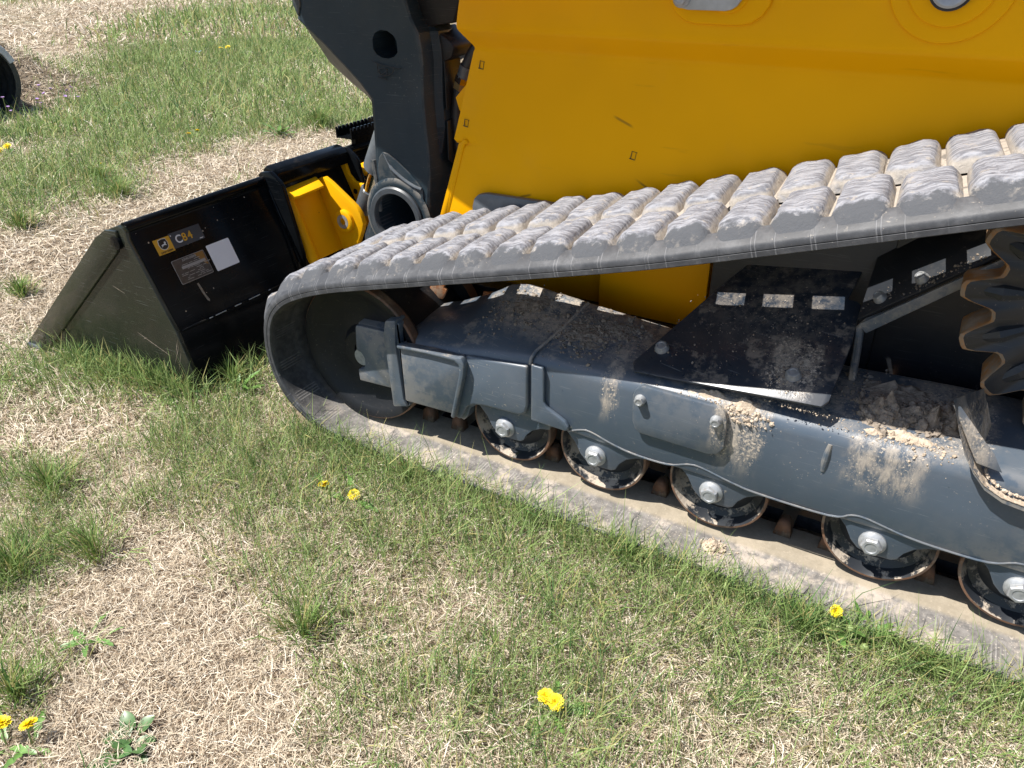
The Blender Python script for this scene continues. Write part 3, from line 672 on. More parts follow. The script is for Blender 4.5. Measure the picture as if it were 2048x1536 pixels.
c1 = link('cutter', from_bm(bm_prism(slot, .50, .655), 'c'), None, None, 0); c2 = link('cutter', from_bm(bm_prism(circ(-1.462, .450, .076, 40), .50, .717), 'c'), None, None, 0)
boolean(arm, [c1, c2])
arm.data.materials.clear(); arm.data.materials.append(M['arm'])
link('pivot_bore_ring', lathe_me('pivot_bore_ring', [(.076, .06), (.076, -.012), (.080, -.017), (.094, -.017), (.099, -.012), (.100, .05)], (-1.462, .552, .450), 48, 'y', False), 'ring', arm, 40)
link('pivot_boss', lathe_me('pivot_boss', [(.100, .03), (.122, -.004), (.112, -.010), (.099, -.008)], (-1.458, .552, .452), 48, 'y', False), 'arm', arm, 40)
edge_plate = prism('shadow_edge_plate', [(-1.520, .50), (-1.522, .600), (-1.514, .630), (-1.500, .646), (-1.480, .644), (-1.45, .628), (-1.41, .600), (-1.375, .568), (-1.360, .550), (-1.360, .38), (-1.52, .40)], .549, .556, 'arm', arm, .003)  # added thin plate; its outline follows the edge of the beam's shadow
boolean(edge_plate, [link('cutter', from_bm(bm_prism(circ(-1.462, .450, .076, 40), .50, .60), 'c'), None, None, 0)]); edge_plate.data.materials.clear(); edge_plate.data.materials.append(M['arm'])
tube('weld_bead', catmull([(-1.495, .550, .640), (-1.47, .546, .606), (-1.43, .546, .578), (-1.39, .546, .560), (-1.364, .549, .553)], 6), [.002]*6+[.005]*13+[.005]*6, 'steelgrey', arm, 8)  # pale scuff streak beside that shadow edge
tube('side_rib', catmull([(-1.545, .560, .615), (-1.536, .556, .56), (-1.530, .556, .51), (-1.538, .560, .46)], 5), .008, 'arm', arm, 8)
# recessed rear face panels
slab('rear_panel', [(-1.311, .618, .90), (-1.311, .70, .915), (-1.316, .70, .80), (-1.310, .618, .77)], .004, 'arm_dark', arm, .0015)
slab('rear_panel', [(-1.310, .618, .74), (-1.318, .70, .75), (-1.322, .70, .58), (-1.312, .618, .63)], .004, 'arm_dark', arm, .0015)
prism('rear_boss', [(-1.345, .985), (-1.285, .950), (-1.275, .935), (-1.285, .91), (-1.345, .88)], .62, .735, 'arm_dark', arm, .006)
prism('arm_bracket', [(-1.40, 1.06), (-1.345, .985), (-1.26, 1.00), (-1.24, 1.05), (-1.25, 1.5), (-1.44, 1.5)], .60, .73, 'arm_dark', arm, .006)
prism('front_cap', [(-1.83, 1.55), (-1.752, 1.55), (-1.752, 1.028), (-1.764, 1.000), (-1.778, 1.03)], .548, .585, 'arm', arm, .004)
# pen scribble on the cast leg
for pts in ([(-1.508, .896), (-1.47, .888), (-1.43, .884), (-1.407, .884)], [(-1.487, .890), (-1.489, .876), (-1.478, .864), (-1.458, .862), (-1.437, .869), (-1.430, .884)],
            [(-1.492, .868), (-1.478, .878), (-1.462, .880), (-1.455, .870), (-1.468, .858), (-1.49, .856)], [(-1.484, .860), (-1.466, .868), (-1.452, .878)], [(-1.482, .854), (-1.458, .851)]):
    tube('pen_scribble', catmull([(x, .5515 if x < -1.5 else .5525-.0045*math.sin(max(0, (x+1.524)/.19*math.pi)), z) for x, z in pts], 5), .0013, 'marker', arm, 5)
# upper beam of the lift arm, passing above the side panel (shades it)
beam = [(-1.97, 1.50), (-1.85, 1.46), (-1.71, 1.38), (-1.50, 1.23), (-1.32, 1.15), (-1.18, 1.15), (.0, 1.49), (1.30, 1.86), (1.30, 2.20), (.0, 1.82), (-1.2, 1.62), (-1.75, 1.70), (-1.95, 1.60)]
prism('lift_arm_beam', beam, .235, .60, 'yellow', loader, .012)['label'] = 'yellow upper beam of the lift arm'
# ---- hydraulics in the gap between arm and panel
tube('hydraulic_hose', [(-1.20, .66, .96), (-1.235, .66, .92), (-1.258, .66, .885), (-1.275, .66, .845)], .020, 'hose', loader)
tube('hose_fitting', [(-1.258, .66, .885), (-1.272, .66, .852)], .0225, 'steelgrey', loader); tube('hose_fitting', [(-1.276, .66, .842), (-1.284, .66, .822)], .023, 'brass', loader, 6)
tube('hose_fitting', [(-1.270, .66, .856), (-1.277, .66, .840)], .0255, 'chrome', loader, 6)
tube('hydraulic_hose', catmull([(-1.284, .66, .826), (-1.297, .66, .78), (-1.304, .665, .70), (-1.30, .68, .60), (-1.27, .70, .50)], 5), .019, 'hose', loader)
tube('hydraulic_hose', catmull([(-1.26, .78, .95), (-1.32, .80, .80), (-1.33, .82, .62), (-1.24, .80, .45)], 5), .016, 'hose', loader)
box('front_crossmember', (-1.62, 1.02, .33), (-1.30, 1.55, .52), 'arm_dark', loader, .02)
tube('cross_tube', [(-1.70, .9, .56), (-1.70, 1.9, .56)], .045, 'steelgrey', loader, 20)
slab('step_plate', [(-1.80, 1.2, .585), (-1.62, 1.2, .60), (-1.62, 1.6, .60), (-1.80, 1.6, .585)], .02, 'silver', loader, .003)
# the far lift-arm leg, half hidden
prism('far_lift_arm', [(x, z) for x, z in Lc[1:]] + [(x, z) for x, z in Rc[:0:-1]], 1.40, 1.56, 'arm', loader, .006)
prism('far_body', [(-1.10, .3), (1.3, .3), (1.3, 1.5), (-.95, 1.5)], 1.62, 1.64, 'yellow', loader, .004)

# ---- quick coupler
cpl = slab('coupler_face', [(-1.972, .560, .452), (-1.880, .560, .22), (-1.865, .560, .15), (-1.865, .752, .15), (-1.880, .752, .22), (-1.972, .752, .452)], .012, 'yellow2', loader, .004)
cpl['label'] = 'yellow quick coupler face plate'
tube('coupler_bend', catmull([(-1.966, .585, .442), (-1.90, .585, .27), (-1.862, .585, .15)], 6), .022, 'yellow2', cpl, 14)
slab('coupler_flange', [(-1.962, .556, .466), (-1.905, .562, .451), (-1.896, .578, .452), (-1.896, .700, .456), (-1.955, .728, .474)], .010, 'yellow2', cpl, .003)
ear = [(-1.972, .447), (-1.950, .466), (-1.930, .470), (-1.902, .455), (-1.800, .384), (-1.782, .362), (-1.772, .326), (-1.780, .300), (-1.830, .20), (-1.87, .15), (-1.90, .20)]
e1 = prism('coupler_ear', ear, .738, .760, 'yellow2', loader, .003)
link('pin_boss', lathe_me('pin_boss', [(.041, .01), (.041, -.012), (.036, -.016), (.026, -.016), (.024, -.012), (.012, -.012), (.012, -.002), (.001, -.002)], (-1.852, .738, .326), 32), 'yellow2', e1, 40)
link('pin_bush', lathe_me('pin_bush', [(.0245, .0), (.0245, -.0165), (.013, -.0165), (.013, -.004)], (-1.852, .738, .326), 32, 'y', False), 'zinc', e1, 40)
ear2 = [(-2.00, .475), (-1.985, .492), (-1.968, .484), (-1.955, .440), (-1.930, .416), (-1.895, .410), (-1.80, .418), (-1.77, .36), (-1.80, .30), (-1.88, .20), (-1.96, .30), (-2.01, .42)]
e2 = prism('coupler_ear', ear2, .895, .915, 'yellow2', loader, .003); e2['label'] = 'chipped far ear of the yellow coupler'
link('ear_hole', lathe_me('ear_hole', [(.010, .001), (.010, -.0008), (.0005, -.0008)], (-1.930, .895, .380), 20), 'marker', e2, 40)
slab('coupler_crossplate', [(-1.99, .76, .43), (-1.90, .76, .24), (-1.90, .895, .24), (-1.99, .895, .43)], .012, 'yellow2', loader, .003)
slab('coupler_saddle', [(-1.972, .930, .455), (-1.90, .945, .440), (-1.85, 1.06, .47), (-1.92, 1.08, .49)], .02, 'yellow2', loader, .004)
slab('coupler_saddle', [(-1.98, .93, .43), (-1.88, .93, .22), (-1.88, 1.15, .22), (-1.98, 1.15, .43)], .02, 'yellow2', loader, .004)
# tilt cylinder
cy = tube('tilt_cylinder', [(-1.58, .80, .80), (-1.745, .815, .505)], .052, 'steelgrey', loader, 28)
tube('cylinder_rod', [(-1.742, .815, .510), (-1.800, .82, .405)], .030, 'chrome', cy, 24)
tube('rod_eye', [(-1.790, .82, .424), (-1.832, .823, .346)], .036, 'steelgrey', cy, 24)

# ================================================================= BUCKET
bucket = thing('loader_bucket', 'glossy black loader bucket resting on the grass', 'bucket', (-2.2, 1.05, 0))
YB0, YB1 = -.010, 2.115
side = [(-2.735, -.048), (-2.705, -.052), (-2.50, -.050), (-2.10, -.012), (-1.822, .012), (-1.838, .075), (-1.872, .205), (-1.985, .462), (-1.986, .487), (-1.998, .499), (-2.016, .503), (-2.070, .482), (-2.128, .447)]
for y0, y1 in ((YB0, YB0+.014), (YB1-.014, YB1)): prism('end_plate', side, y0, y1, 'bucketside', bucket, .0025)
prism('side_cutter', [(-2.735, -.046), (-2.614, -.048), (-2.040, .420), (-2.020, .455), (-2.018, .490), (-2.070, .484), (-2.130, .449)], YB0-.009, YB0+.002, 'bucketside', bucket, .004)
prism('corner_weld', [(-2.735, -.046), (-2.69, -.052), (-2.64, -.044), (-2.66, -.034), (-2.715, -.034)], YB0-.016, YB0-.004, 'steelgrey', bucket, .004)
link('end_plate_hole', lathe_me('end_plate_hole', [(.010, .002), (.010, -.0095-.0008+.009), (.0005, -.0013)], (-2.578, YB0-.0085, .022), 20), 'marker', bucket, 40)
link('weld_lug', lathe_me('weld_lug', [(.02, .008), (.02, -.012), (.001, -.015)], (-2.03, YB0, .452), 16), 'bucketblack', bucket, 40)
bk = [(-1.9995, .505), (-1.992, .497), (-1.9935, .480), (-1.874, .205), (-1.862, .172), (-1.838, .062), (-1.826, .020), (-1.84, .006), (-2.2, -.018), (-2.735, -.050), (-2.735, -.030), (-2.2, .004), (-1.86, .03), (-1.895, .19), (-2.02, .505)]
prism('bucket_shell', bk, YB0+.0145, YB1-.0145, 'bucketblack', bucket, .002)
tube('top_lip', [(-2.003, YB0+.012, .494), (-2.003, .53, .500)], .016, 'bucketblack', bucket, 20)
prism('top_lip_angle', [(-2.015, .492), (-1.955, .478), (-1.955, .522), (-1.968, .536), (-2.0, .545), (-2.02, .53)], .552, .905, 'bucketblack', bucket, .005)
tube('top_lip', [(-2.0, .93, .508), (-2.0, 1.20, .508)], .018, 'bucketblack', bucket, 20)
prism('top_lip_angle', [(-2.015, .492), (-1.955, .478), (-1.955, .522), (-1.968, .536), (-2.0, .545), (-2.02, .53)], 1.205, 1.56, 'bucketblack', bucket, .005)
tube('top_lip', [(-2.003, 1.58, .500), (-2.003, YB1-.012, .494)], .016, 'bucketblack', bucket, 20)
rib = [(-2.02, .518), (-2.006, .528), (-1.966, .534), (-1.930, .505), (-1.918, .488), (-1.884, .330), (-1.872, .262), (-1.868, .10), (-1.90, .10), (-1.92, .30), (-1.975, .43), (-2.015, .50)]
for y in (.528, .908, 1.185, 1.565): prism('adapter_rib', rib, y, y+.018, 'bucketblack', bucket, .003)
# gusset strip beside the first rib
slab('rib_gusset', [(-1.985, .530, .470), (-1.925, .527, .335), (-1.880, .516, .225), (-1.874, .495, .21), (-1.918, .510, .31), (-1.975, .522, .455)], .006, 'bucketblack', bucket, .001)
# welds
random.seed(3)
def weld(name, a, b, n, r, mat):
    a = Vector(a); b = Vector(b); pts = []
    for i in range(n+1): pts.append(a.lerp(b, i/n)+Vector((0, 0, random.uniform(-.0008, .0008))))
    return tube(name, pts, [r*random.uniform(.7, 1.15) for _ in pts], mat, bucket, 6)
weld('weld_bead', (-1.869, .01, .200), (-1.871, 2.09, .200), 150, .0042, 'bucketblack')
weld('weld_bead', (-1.978, .527, .474), (-1.884, .524, .236), 24, .004, 'bucketblack')
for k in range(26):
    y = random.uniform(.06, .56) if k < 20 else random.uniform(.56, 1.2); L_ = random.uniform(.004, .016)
    tube('weld_glint', [(-1.8655, y, .201), (-1.8655, y+L_, .2012)], .0016, 'silver', bucket, 5)  # silver dashes: highlights of the weld bead put in as pale geometry
for (xa, za, xb, zb_, wd) in ((-1.870, .165, -1.915, .085, .0016), (-1.866, .150, -1.905, .060, .0012), (-1.872, .180, -1.895, .130, .0022), (-1.93, .112, -2.06, .158, .0009), (-2.02, .150, -2.04, .140, .0016), (-2.12, .30, -2.07, .285, .0006)):
    bm = bmesh.new(); d = Vector((xb-xa, 0, zb_-za)); n_ = Vector((-d.z, 0, d.x)).normalized()*wd*.5; a = Vector((xa, YB0-.0007, za)); b = Vector((xb, YB0-.0007, zb_)); m_ = (a+b)/2
    q = [a, m_-n_, b, m_+n_]; vs = [bm.verts.new(p) for p in q]; ws = [bm.verts.new(p+Vector((0, .0006, 0))) for p in q]; bm.faces.new(vs); bm.faces.new(ws[::-1])
    for i in range(4): bm.faces.new((vs[i], ws[i], ws[(i+1) % 4], vs[(i+1) % 4]))
    link('scrape_mark', from_bm(bm, 'scrape_mark'), 'mud_dark', bucket, 0)
# serrated step behind the lip
bm = bmesh.new(); poly = [(.962, .548), (.962, .586)]
for i in range(12):
    y = .962+i*.0215; poly += [(y+.004, .588), (y+.010, .574), (y+.016, .588)]
poly += [(1.222, .586), (1.222, .548)]
for x0, x1 in ((-1.985, -1.979), (-2.055, -2.049)):
    a = [bm.verts.new((x0, y, z)) for y, z in poly]; b = [bm.verts.new((x1, y, z)) for y, z in poly]; n = len(poly)
    bm.faces.new(a); bm.faces.new(b[::-1])
    for i in range(n): bm.faces.new((a[i], b[i], b[(i+1) % n], a[(i+1) % n]))
bm_box(bm, (-2.017, 1.092, .552), (.06, .26, .006)); bm_box(bm, (-2.0, 1.092, .530), (.02, .2, .04))
link('serrated_step', from_bm(bm, 'serrated_step'), 'bucketblack', bucket, 0)

# ---- decals on the sloping back of the bucket: local u = +y, v = up the slope
vdir = Vector((-.3990, 0, .9169)).normalized()      # up the back wall
ndir = Vector((.9169, 0, .3990)).normalized()
B0 = Vector((-1.9935, 0, .480))
dmat = Matrix(((0, vdir.x, ndir.x, 0), (1, vdir.y, ndir.y, 0), (0, vdir.z, ndir.z, 0), (0, 0, 0, 1)))
def on_back(y, z, lift=.0012):
    s = (z-B0.z)/vdir.z; return Vector((0, y, 0))+Vector((B0.x, 0, B0.z))+vdir*s+ndir*lift
def decal(name, poly, y, z, mat, lift, parent, thick=.0006):
    bm = bmesh.new(); a = [bm.verts.new((u, v, 0)) for u, v in poly]; b = [bm.verts.new((u, v, -thick)) for u, v in poly]; n = len(poly)
    bm.faces.new(a); bm.faces.new(b[::-1])
    for i in range(n): bm.faces.new((a[i], b[i], b[(i+1) % n], a[(i+1) % n]))
    me = from_bm(bm, name); me.materials.append(M[mat]); o = bpy.data.objects.new(name, me); COL.objects.link(o); return dplace(o, y, z, lift, parent)
def dplace(o, y, z, lift, parent):
    o.parent = parent; m = dmat.copy(); m.translation = on_back(y, z, lift); o.matrix_parent_inverse = parent.matrix_world.inverted() if False else Matrix.Translation(-world_loc(parent)); o.matrix_basis = m; return o
def dtext(name, body, size, y, z, mat, lift, parent, bold=0):
    me = text_me(body, size, bold); me.materials.clear(); me.materials.append(M[mat]); o = bpy.data.objects.new(name, me); COL.objects.link(o); return dplace(o, y, z, lift, parent)
def rc(w_, h_, r=.001): return rrect(-w_/2, -h_/2, w_/2, h_/2, r, 3)
decal('model_decal', rc(.056, .046), .086, .421, 'decal_y', .0012, bucket)['label'] = 'yellow square emblem decal'
decal('model_decal', rc(.112, .046), .170, .4245, 'decal_g', .0012, bucket)['label'] = 'grey decal reading C84'
emb = [(-.0105, .013), (0, .0145), (.0105, .013), (.013, .003), (.011, -.008), (.005, -.0125), (0, -.0135), (-.005, -.0125), (-.011, -.008), (-.013, .003)]
decal('emblem', [(a*1.22, b*1.2) for a, b in emb], .086, .4245, 'decal_w', .0019, bucket); decal('emblem', [(a*1.1, b*1.08) for a, b in emb], .086, .4245, 'decal_k', .0026, bucket)
deer = [(-.0095, -.001), (-.006, .0005), (-.002, .0015), (.002, .0015), (.004, .0045), (.0025, .0075), (.0055, .006), (.0065, .009), (.0075, .0058), (.0095, .0052), (.0085, .003), (.007, .0015), (.0065, -.001), (.0095, -.004), (.006, -.003), (.003, -.0022), (-.002, -.002), (-.005, -.0045), (-.0095, -.006), (-.006, -.0025)]
decal('emblem_deer', deer, .086, .4240, 'decal_w', .0033, bucket)
dtext('brand_text', 'JOHN DEERE', .0072, .087, .4045, 'decal_k', .0019, bucket, .0002)
dtext('model_text', 'C', .033, .1400, .4235, 'decal_w', .0020, bucket, .0006); dtext('model_text', '8', .033, .1605, .4238, 'decal_y', .0020, bucket, .0006); dtext('model_text', '4', .033, .1805, .4240, 'decal_y', .0020, bucket, .0006)
decal('decal_mark', rc(.013, .0022, .0005), .214, .4075, 'decal_w', .0019, bucket); decal('decal_mark', rc(.003, .004, .0005), .119, .439, 'decal_w', .0019, bucket)
decal('blank_label', rc(.089, .083, .004), .2575, .3440, 'white', .0012, bucket)['label'] = 'blank white rounded label'
decal('data_plate', rc(.118, .0735, .004), .1405, .3425, 'decal_t', .0010, bucket); decal('data_plate', rc(.115, .0705, .004), .1405, .3425, 'decal_s', .0017, bucket)['label'] = 'dark grey data plate with fine print'
decal('plate_corner', [(-.012, .020), (.021, .020), (.021, -.024), (.012, -.018)], .174, .3565, 'decal_o', .0023, bucket)
dtext('plate_text', 'JOHN DEERE', .0088, .142, .3690, 'decal_t', .0029, bucket, .0003)
decal('plate_barcode', rc(.086, .0085, .0005), .148, .3500, 'decal_t', .0029, bucket)
random.seed(5)
for k, zz in enumerate((.3625, .3570, .3440, .3390, .3345, .3300, .3255, .3210, .3165)):
    y = .093+.012*(k < 3)+random.uniform(0, .006)
    while y < .188:
        L_ = random.uniform(.006, .022); 
        if random.random() < .62: decal('plate_print', rc(L_, .0018, .0003), y+L_/2, zz, 'decal_t', .0029, bucket)
        y += L_+.004
streak_pts = [(.133, .298), (.136, .28), (.137, .262), (.143, .246), (.140, .240), (.134, .246), (.130, .270), (.127, .298)]
m0 = (.135, .27); decal('mud_run', [(a-m0[0], (b-m0[1])*1.09) for a, b in streak_pts], *m0, 'mud_dark', .0010, bucket)
random.seed(9)
for k in range(14):
    y = random.uniform(.02, .5); z = random.choice((random.uniform(.40, .475), random.uniform(.22, .45))); r = random.uniform(.001, .0028)
    decal('mud_fleck', [(r*math.cos(a)*random.uniform(.6, 1.2), r*math.sin(a)*random.uniform(.6, 1.3)) for a in [i*math.pi/4 for i in range(8)]], y, z, 'mud', .0010, bucket)

# ================================================================= DRIED MUD
ico = bmesh.new(); bmesh.ops.create_icosphere(ico, subdivisions=2, radius=1); IV = np.array([v.co[:] for v in ico.verts]); IF = np.array([[v.index for v in f.verts] for f in ico.faces]); ico.free()
ico = bmesh.new(); bmesh.ops.create_icosphere(ico, subdivisions=1, radius=1); JV = np.array([v.co[:] for v in ico.verts]); JF = np.array([[v.index for v in f.verts] for f in ico.faces]); ico.free()
def mound(cx_, cy_, sx, sy, h, fz, n=34, lim=None):
    g = np.linspace(-2.1, 2.1, n); U, W_ = np.meshgrid(g, g); X = cx_+U*sx; Y = cy_+W_*sy
    if lim: Y = np.maximum(Y, lim)
    base = np.array([[float(fz(a, b)) for a, b in zip(ra, rb)] for ra, rb in zip(X, Y)])
    r2_ = U**2+W_**2+.9*(vnoise(X*1.0+3, Y+5, .016)-.5)*2
    Z = base-.004+h*np.exp(-r2_*.75)*(.55+.5*vnoise(X+9, Y+2, .010)+.45*vnoise(X+1, Y+8, .0042))+.0015*(vnoise(X, Y+4, .003)-.5)
    i = np.arange((n-1)*(n-1)); a = (i//(n-1))*n+i % (n-1); q = np.stack([a, a+1, a+n+1], -1); q2 = np.stack([a, a+n+1, a+n], -1)
    return np.stack([X, Y, Z], -1).reshape(-1, 3), np.concatenate([q, q2])
def lumps(name, items, mat, label, cat='mud', mounds=()):
    "items: (x,y,z,r) -> rough clods in one heap"
    V = []; F = []; off = 0
    for mv, mf in mounds: V.append(mv); F.append(mf+off); off += len(mv)
    for x, y, z, r in items:
        bv, bf = (IV, IF) if r > .006 else (JV, JF)
        d = bv*(1+.55*(rng.random((len(bv), 1))-.5)+.22*np.sin(bv@rng.normal(size=(3, 1))*3.1+rng.random()*6))
        A = rng.normal(size=(3, 3)); Q, _ = np.linalg.qr(A); sc = rng.uniform(.6, 1.15, 3); d = (d*sc)@Q*r+np.array([x, y, z]); V.append(d); F.append(bf+off); off += len(bv)
    me = bpy.data.meshes.new(name); me.from_pydata(np.concatenate(V).tolist(), [], np.concatenate(F).tolist())
    o = link(name, me, mat, None, 0); return tag(o, label, cat, kind='stuff')
def frame_top(x, y):
    "height of the frame's upper side, rounded front edge included"
    xa = [q[0] for q in xs]; zt = float(np.interp(x, xa, [q[2] for q in xs])); zi = float(np.interp(x, xa, [q[3] for q in xs]))
    return float(np.interp(y, [.089, .09, .094, .104, .12, .20, .30], [zt-.034, zt-.034, zt-.018, zt-.006, zt+.002, zt+(zi-zt)*.5, zi]))
def scatter(n, x0, x1, y0, y1, r0, r1, fz, pw=2.2):
    o = []
    for _ in range(n):
        x = random.uniform(x0, x1); y = random.uniform(y0, y1); r = r0+(r1-r0)*random.random()**pw
        o.append((x, y, float(fz(x, y))+r*.25, r))
    return o
random.seed(21)
def clust(n, cx_, cy_, sx, sy, r0, r1, fz, pw=2.2, lift=0):
    o = []
    for _ in range(int(n*1.5)):
        x = random.gauss(cx_, sx); y = random.gauss(cy_, sy); r = r0*.6+(r1*.55-r0*.6)*random.random()**(pw*1.6); d = max(0, 1-math.hypot((x-cx_)/sx, (y-cy_)/sy)/2)
        o.append((x, y, float(fz(x, y))+r*.2+lift*d, r))
    return o
ft = frame_top
lumps('dried_mud', clust(240, -.66, .20, .045, .040, .002, .011, ft)+clust(150, -.60, .245, .05, .03, .002, .009, ft)+clust(120, -.83, .24, .05, .035, .002, .010, ft)+scatter(90, -.95, -.55, .12, .30, .0015, .005, ft),
      'mud_dark', 'dark dried mud crumbs caked on the frame in front of the guard plate', mounds=[mound(-.66, .20, .045, .035, .007, ft, 44), mound(-.60, .245, .05, .03, .006, ft, 44), mound(-.83, .25, .05, .03, .006, ft, 44)])
lumps('dried_mud', clust(150, -.02, .175, .022, .022, .003, .017, ft, 1.6, .022)+clust(170, .055, .185, .035, .022, .003, .015, ft, 1.8, .018)+clust(90, -.055, .24, .03, .03, .003, .010, ft),
      'mud_dark', 'brown mud heap packed beside the sprocket', mounds=[mound(-.02, .175, .026, .026, .030, ft), mound(.055, .185, .040, .026, .026, ft), mound(.11, .20, .03, .03, .022, ft), mound(.0, .24, .06, .025, .014, ft)])
lumps('dried_mud', clust(70, .03, .118, .030, .006, .002, .013, ft, 2)+clust(60, -.02, .110, .05, .006, .0015, .006, ft)+clust(50, .09, .11, .03, .010, .0015, .008, ft),
      'mud', 'pale tan mud crumbs lying in the sun on the frame edge below the sprocket', mounds=[mound(.035, .124, .034, .010, .013, ft, 40, .0945), mound(-.02, .120, .020, .008, .008, ft, 30)])
gzz = lambda x, y: max(gz(x, y) if .104 < y else 0, float(ft(x, max(y, .105))))
lumps('dried_mud', clust(150, -.262, .094, .026, .005, .0015, .010, ft)+clust(90, -.34, .098, .05, .004, .0012, .006, ft)+clust(60, -.15, .095, .04, .004, .001, .004, lambda x, y: .408)+clust(60, -.205, .125, .016, .012, .001, .005, lambda x, y: gz(x, y)),
      'mud', 'pale dry mud spilling over the frame edge below the guard plate', mounds=[mound(-.262, .110, .024, .011, .013, ft, 40, .0945), mound(-.34, .112, .05, .009, .009, ft, 44, .0945)])
lumps('dried_mud', clust(60, -.190, .150, .02, .014, .002, .007, gz)+clust(26, -.465, .168, .020, .008, .001, .0045, gz)+scatter(160, -.46, -.12, .12, .32, .0008, .0028, gz), 'mud_dark', 'mud crumbs stuck round the bolts of the guard plate')
belt = lambda x, y: .026
lumps('dried_mud', clust(170, -.268, .070, .016, .014, .0015, .008, belt, 2, .012)+clust(60, -.262, .055, .03, .02, .001, .004, belt), 'mud', 'small heap of dry mud on the lower run of the rubber track', mounds=[mound(-.268, .070, .017, .015, .020, belt, 36)])
scz = lambda x, y: float(np.interp(x-(y-.07)*.36, [q[0] for q in sc_n], [q[1] for q in sc_n]))-.25*(y-.07)+.004
lumps('dried_mud', [(x, y, scz(x, y)+.004, r) for x, y, r in [(random.uniform(.165, .36), random.uniform(.085, .2), .0008+.0035*random.random()**2.6) for _ in range(2600)]], 'mud', 'pinkish crushed gravel and mud filling the scoop plate', mounds=[mound(.24, .14, .045, .034, .012, scz, 50), mound(.30, .14, .05, .034, .014, scz, 50)])
# hidden-side crumbs on the sloping shelf
sh = lambda x, y: .541+(x+.106)*.852+(y-.262)*.60
lumps('dried_mud', clust(60, .0, .275, .022, .006, .001, .006, sh)+clust(30, -.075, .285, .015, .008, .001, .005, sh)+clust(30, .05, .275, .012, .006, .001, .006, sh), 'mud_dark', 'smear of dried mud on the inclined shelf behind the sprocket')

# ================================================================= CULVERT
def culvert():
    c = thing('culvert_pipe', 'black corrugated culvert pipe end in the dry grass bank', 'pipe', (-7.35, 2.45, -.2)); z0, r0 = .17, .31
    prof = []
    n = 24
    for i in range(n+1): prof.append((r0-.018*(.5+.5*math.cos(2*math.pi*i/4)), -i*.028))
    for i in range(n, -1, -1): prof.append((r0+.028+.014*(.5-.5*math.cos(2*math.pi*i/4)), -i*.028))
    prof.append(prof[0]); me = lathe_me('pipe_wall', prof, (-7.35, 2.45, z0), 64, 'x', False); link('pipe_wall', me, 'pipe', c, 60)
    bmq = bmesh.new()
    A = []
    for ri, xx in ((r0+.046, -.30), (r0+.05, .0), (r0+.040, .012), (r0-.004, .012), (r0-.006, 0)):
        A.append([bmq.verts.new((-7.35+xx, 2.45+ri*math.cos(a), z0+ri*math.sin(a))) for a in [R(20+140*i/28) for i in range(29)]])
    for a, b in zip(A, A[1:]):
        for i in range(28): bmq.faces.new((a[i], a[i+1], b[i+1], b[i]))
    link('pipe_collar', from_bm(bmq, 'pipe_collar'), 'pipe_cut', c, 50)
    link('pipe_end_stop', lathe_me('pipe_end_stop', [(r0+.02, -.66), (r0+.02, -.69), (.001, -.69)], (-7.35, 2.45, z0), 40, 'x'), 'marker', c, 50)
culvert()

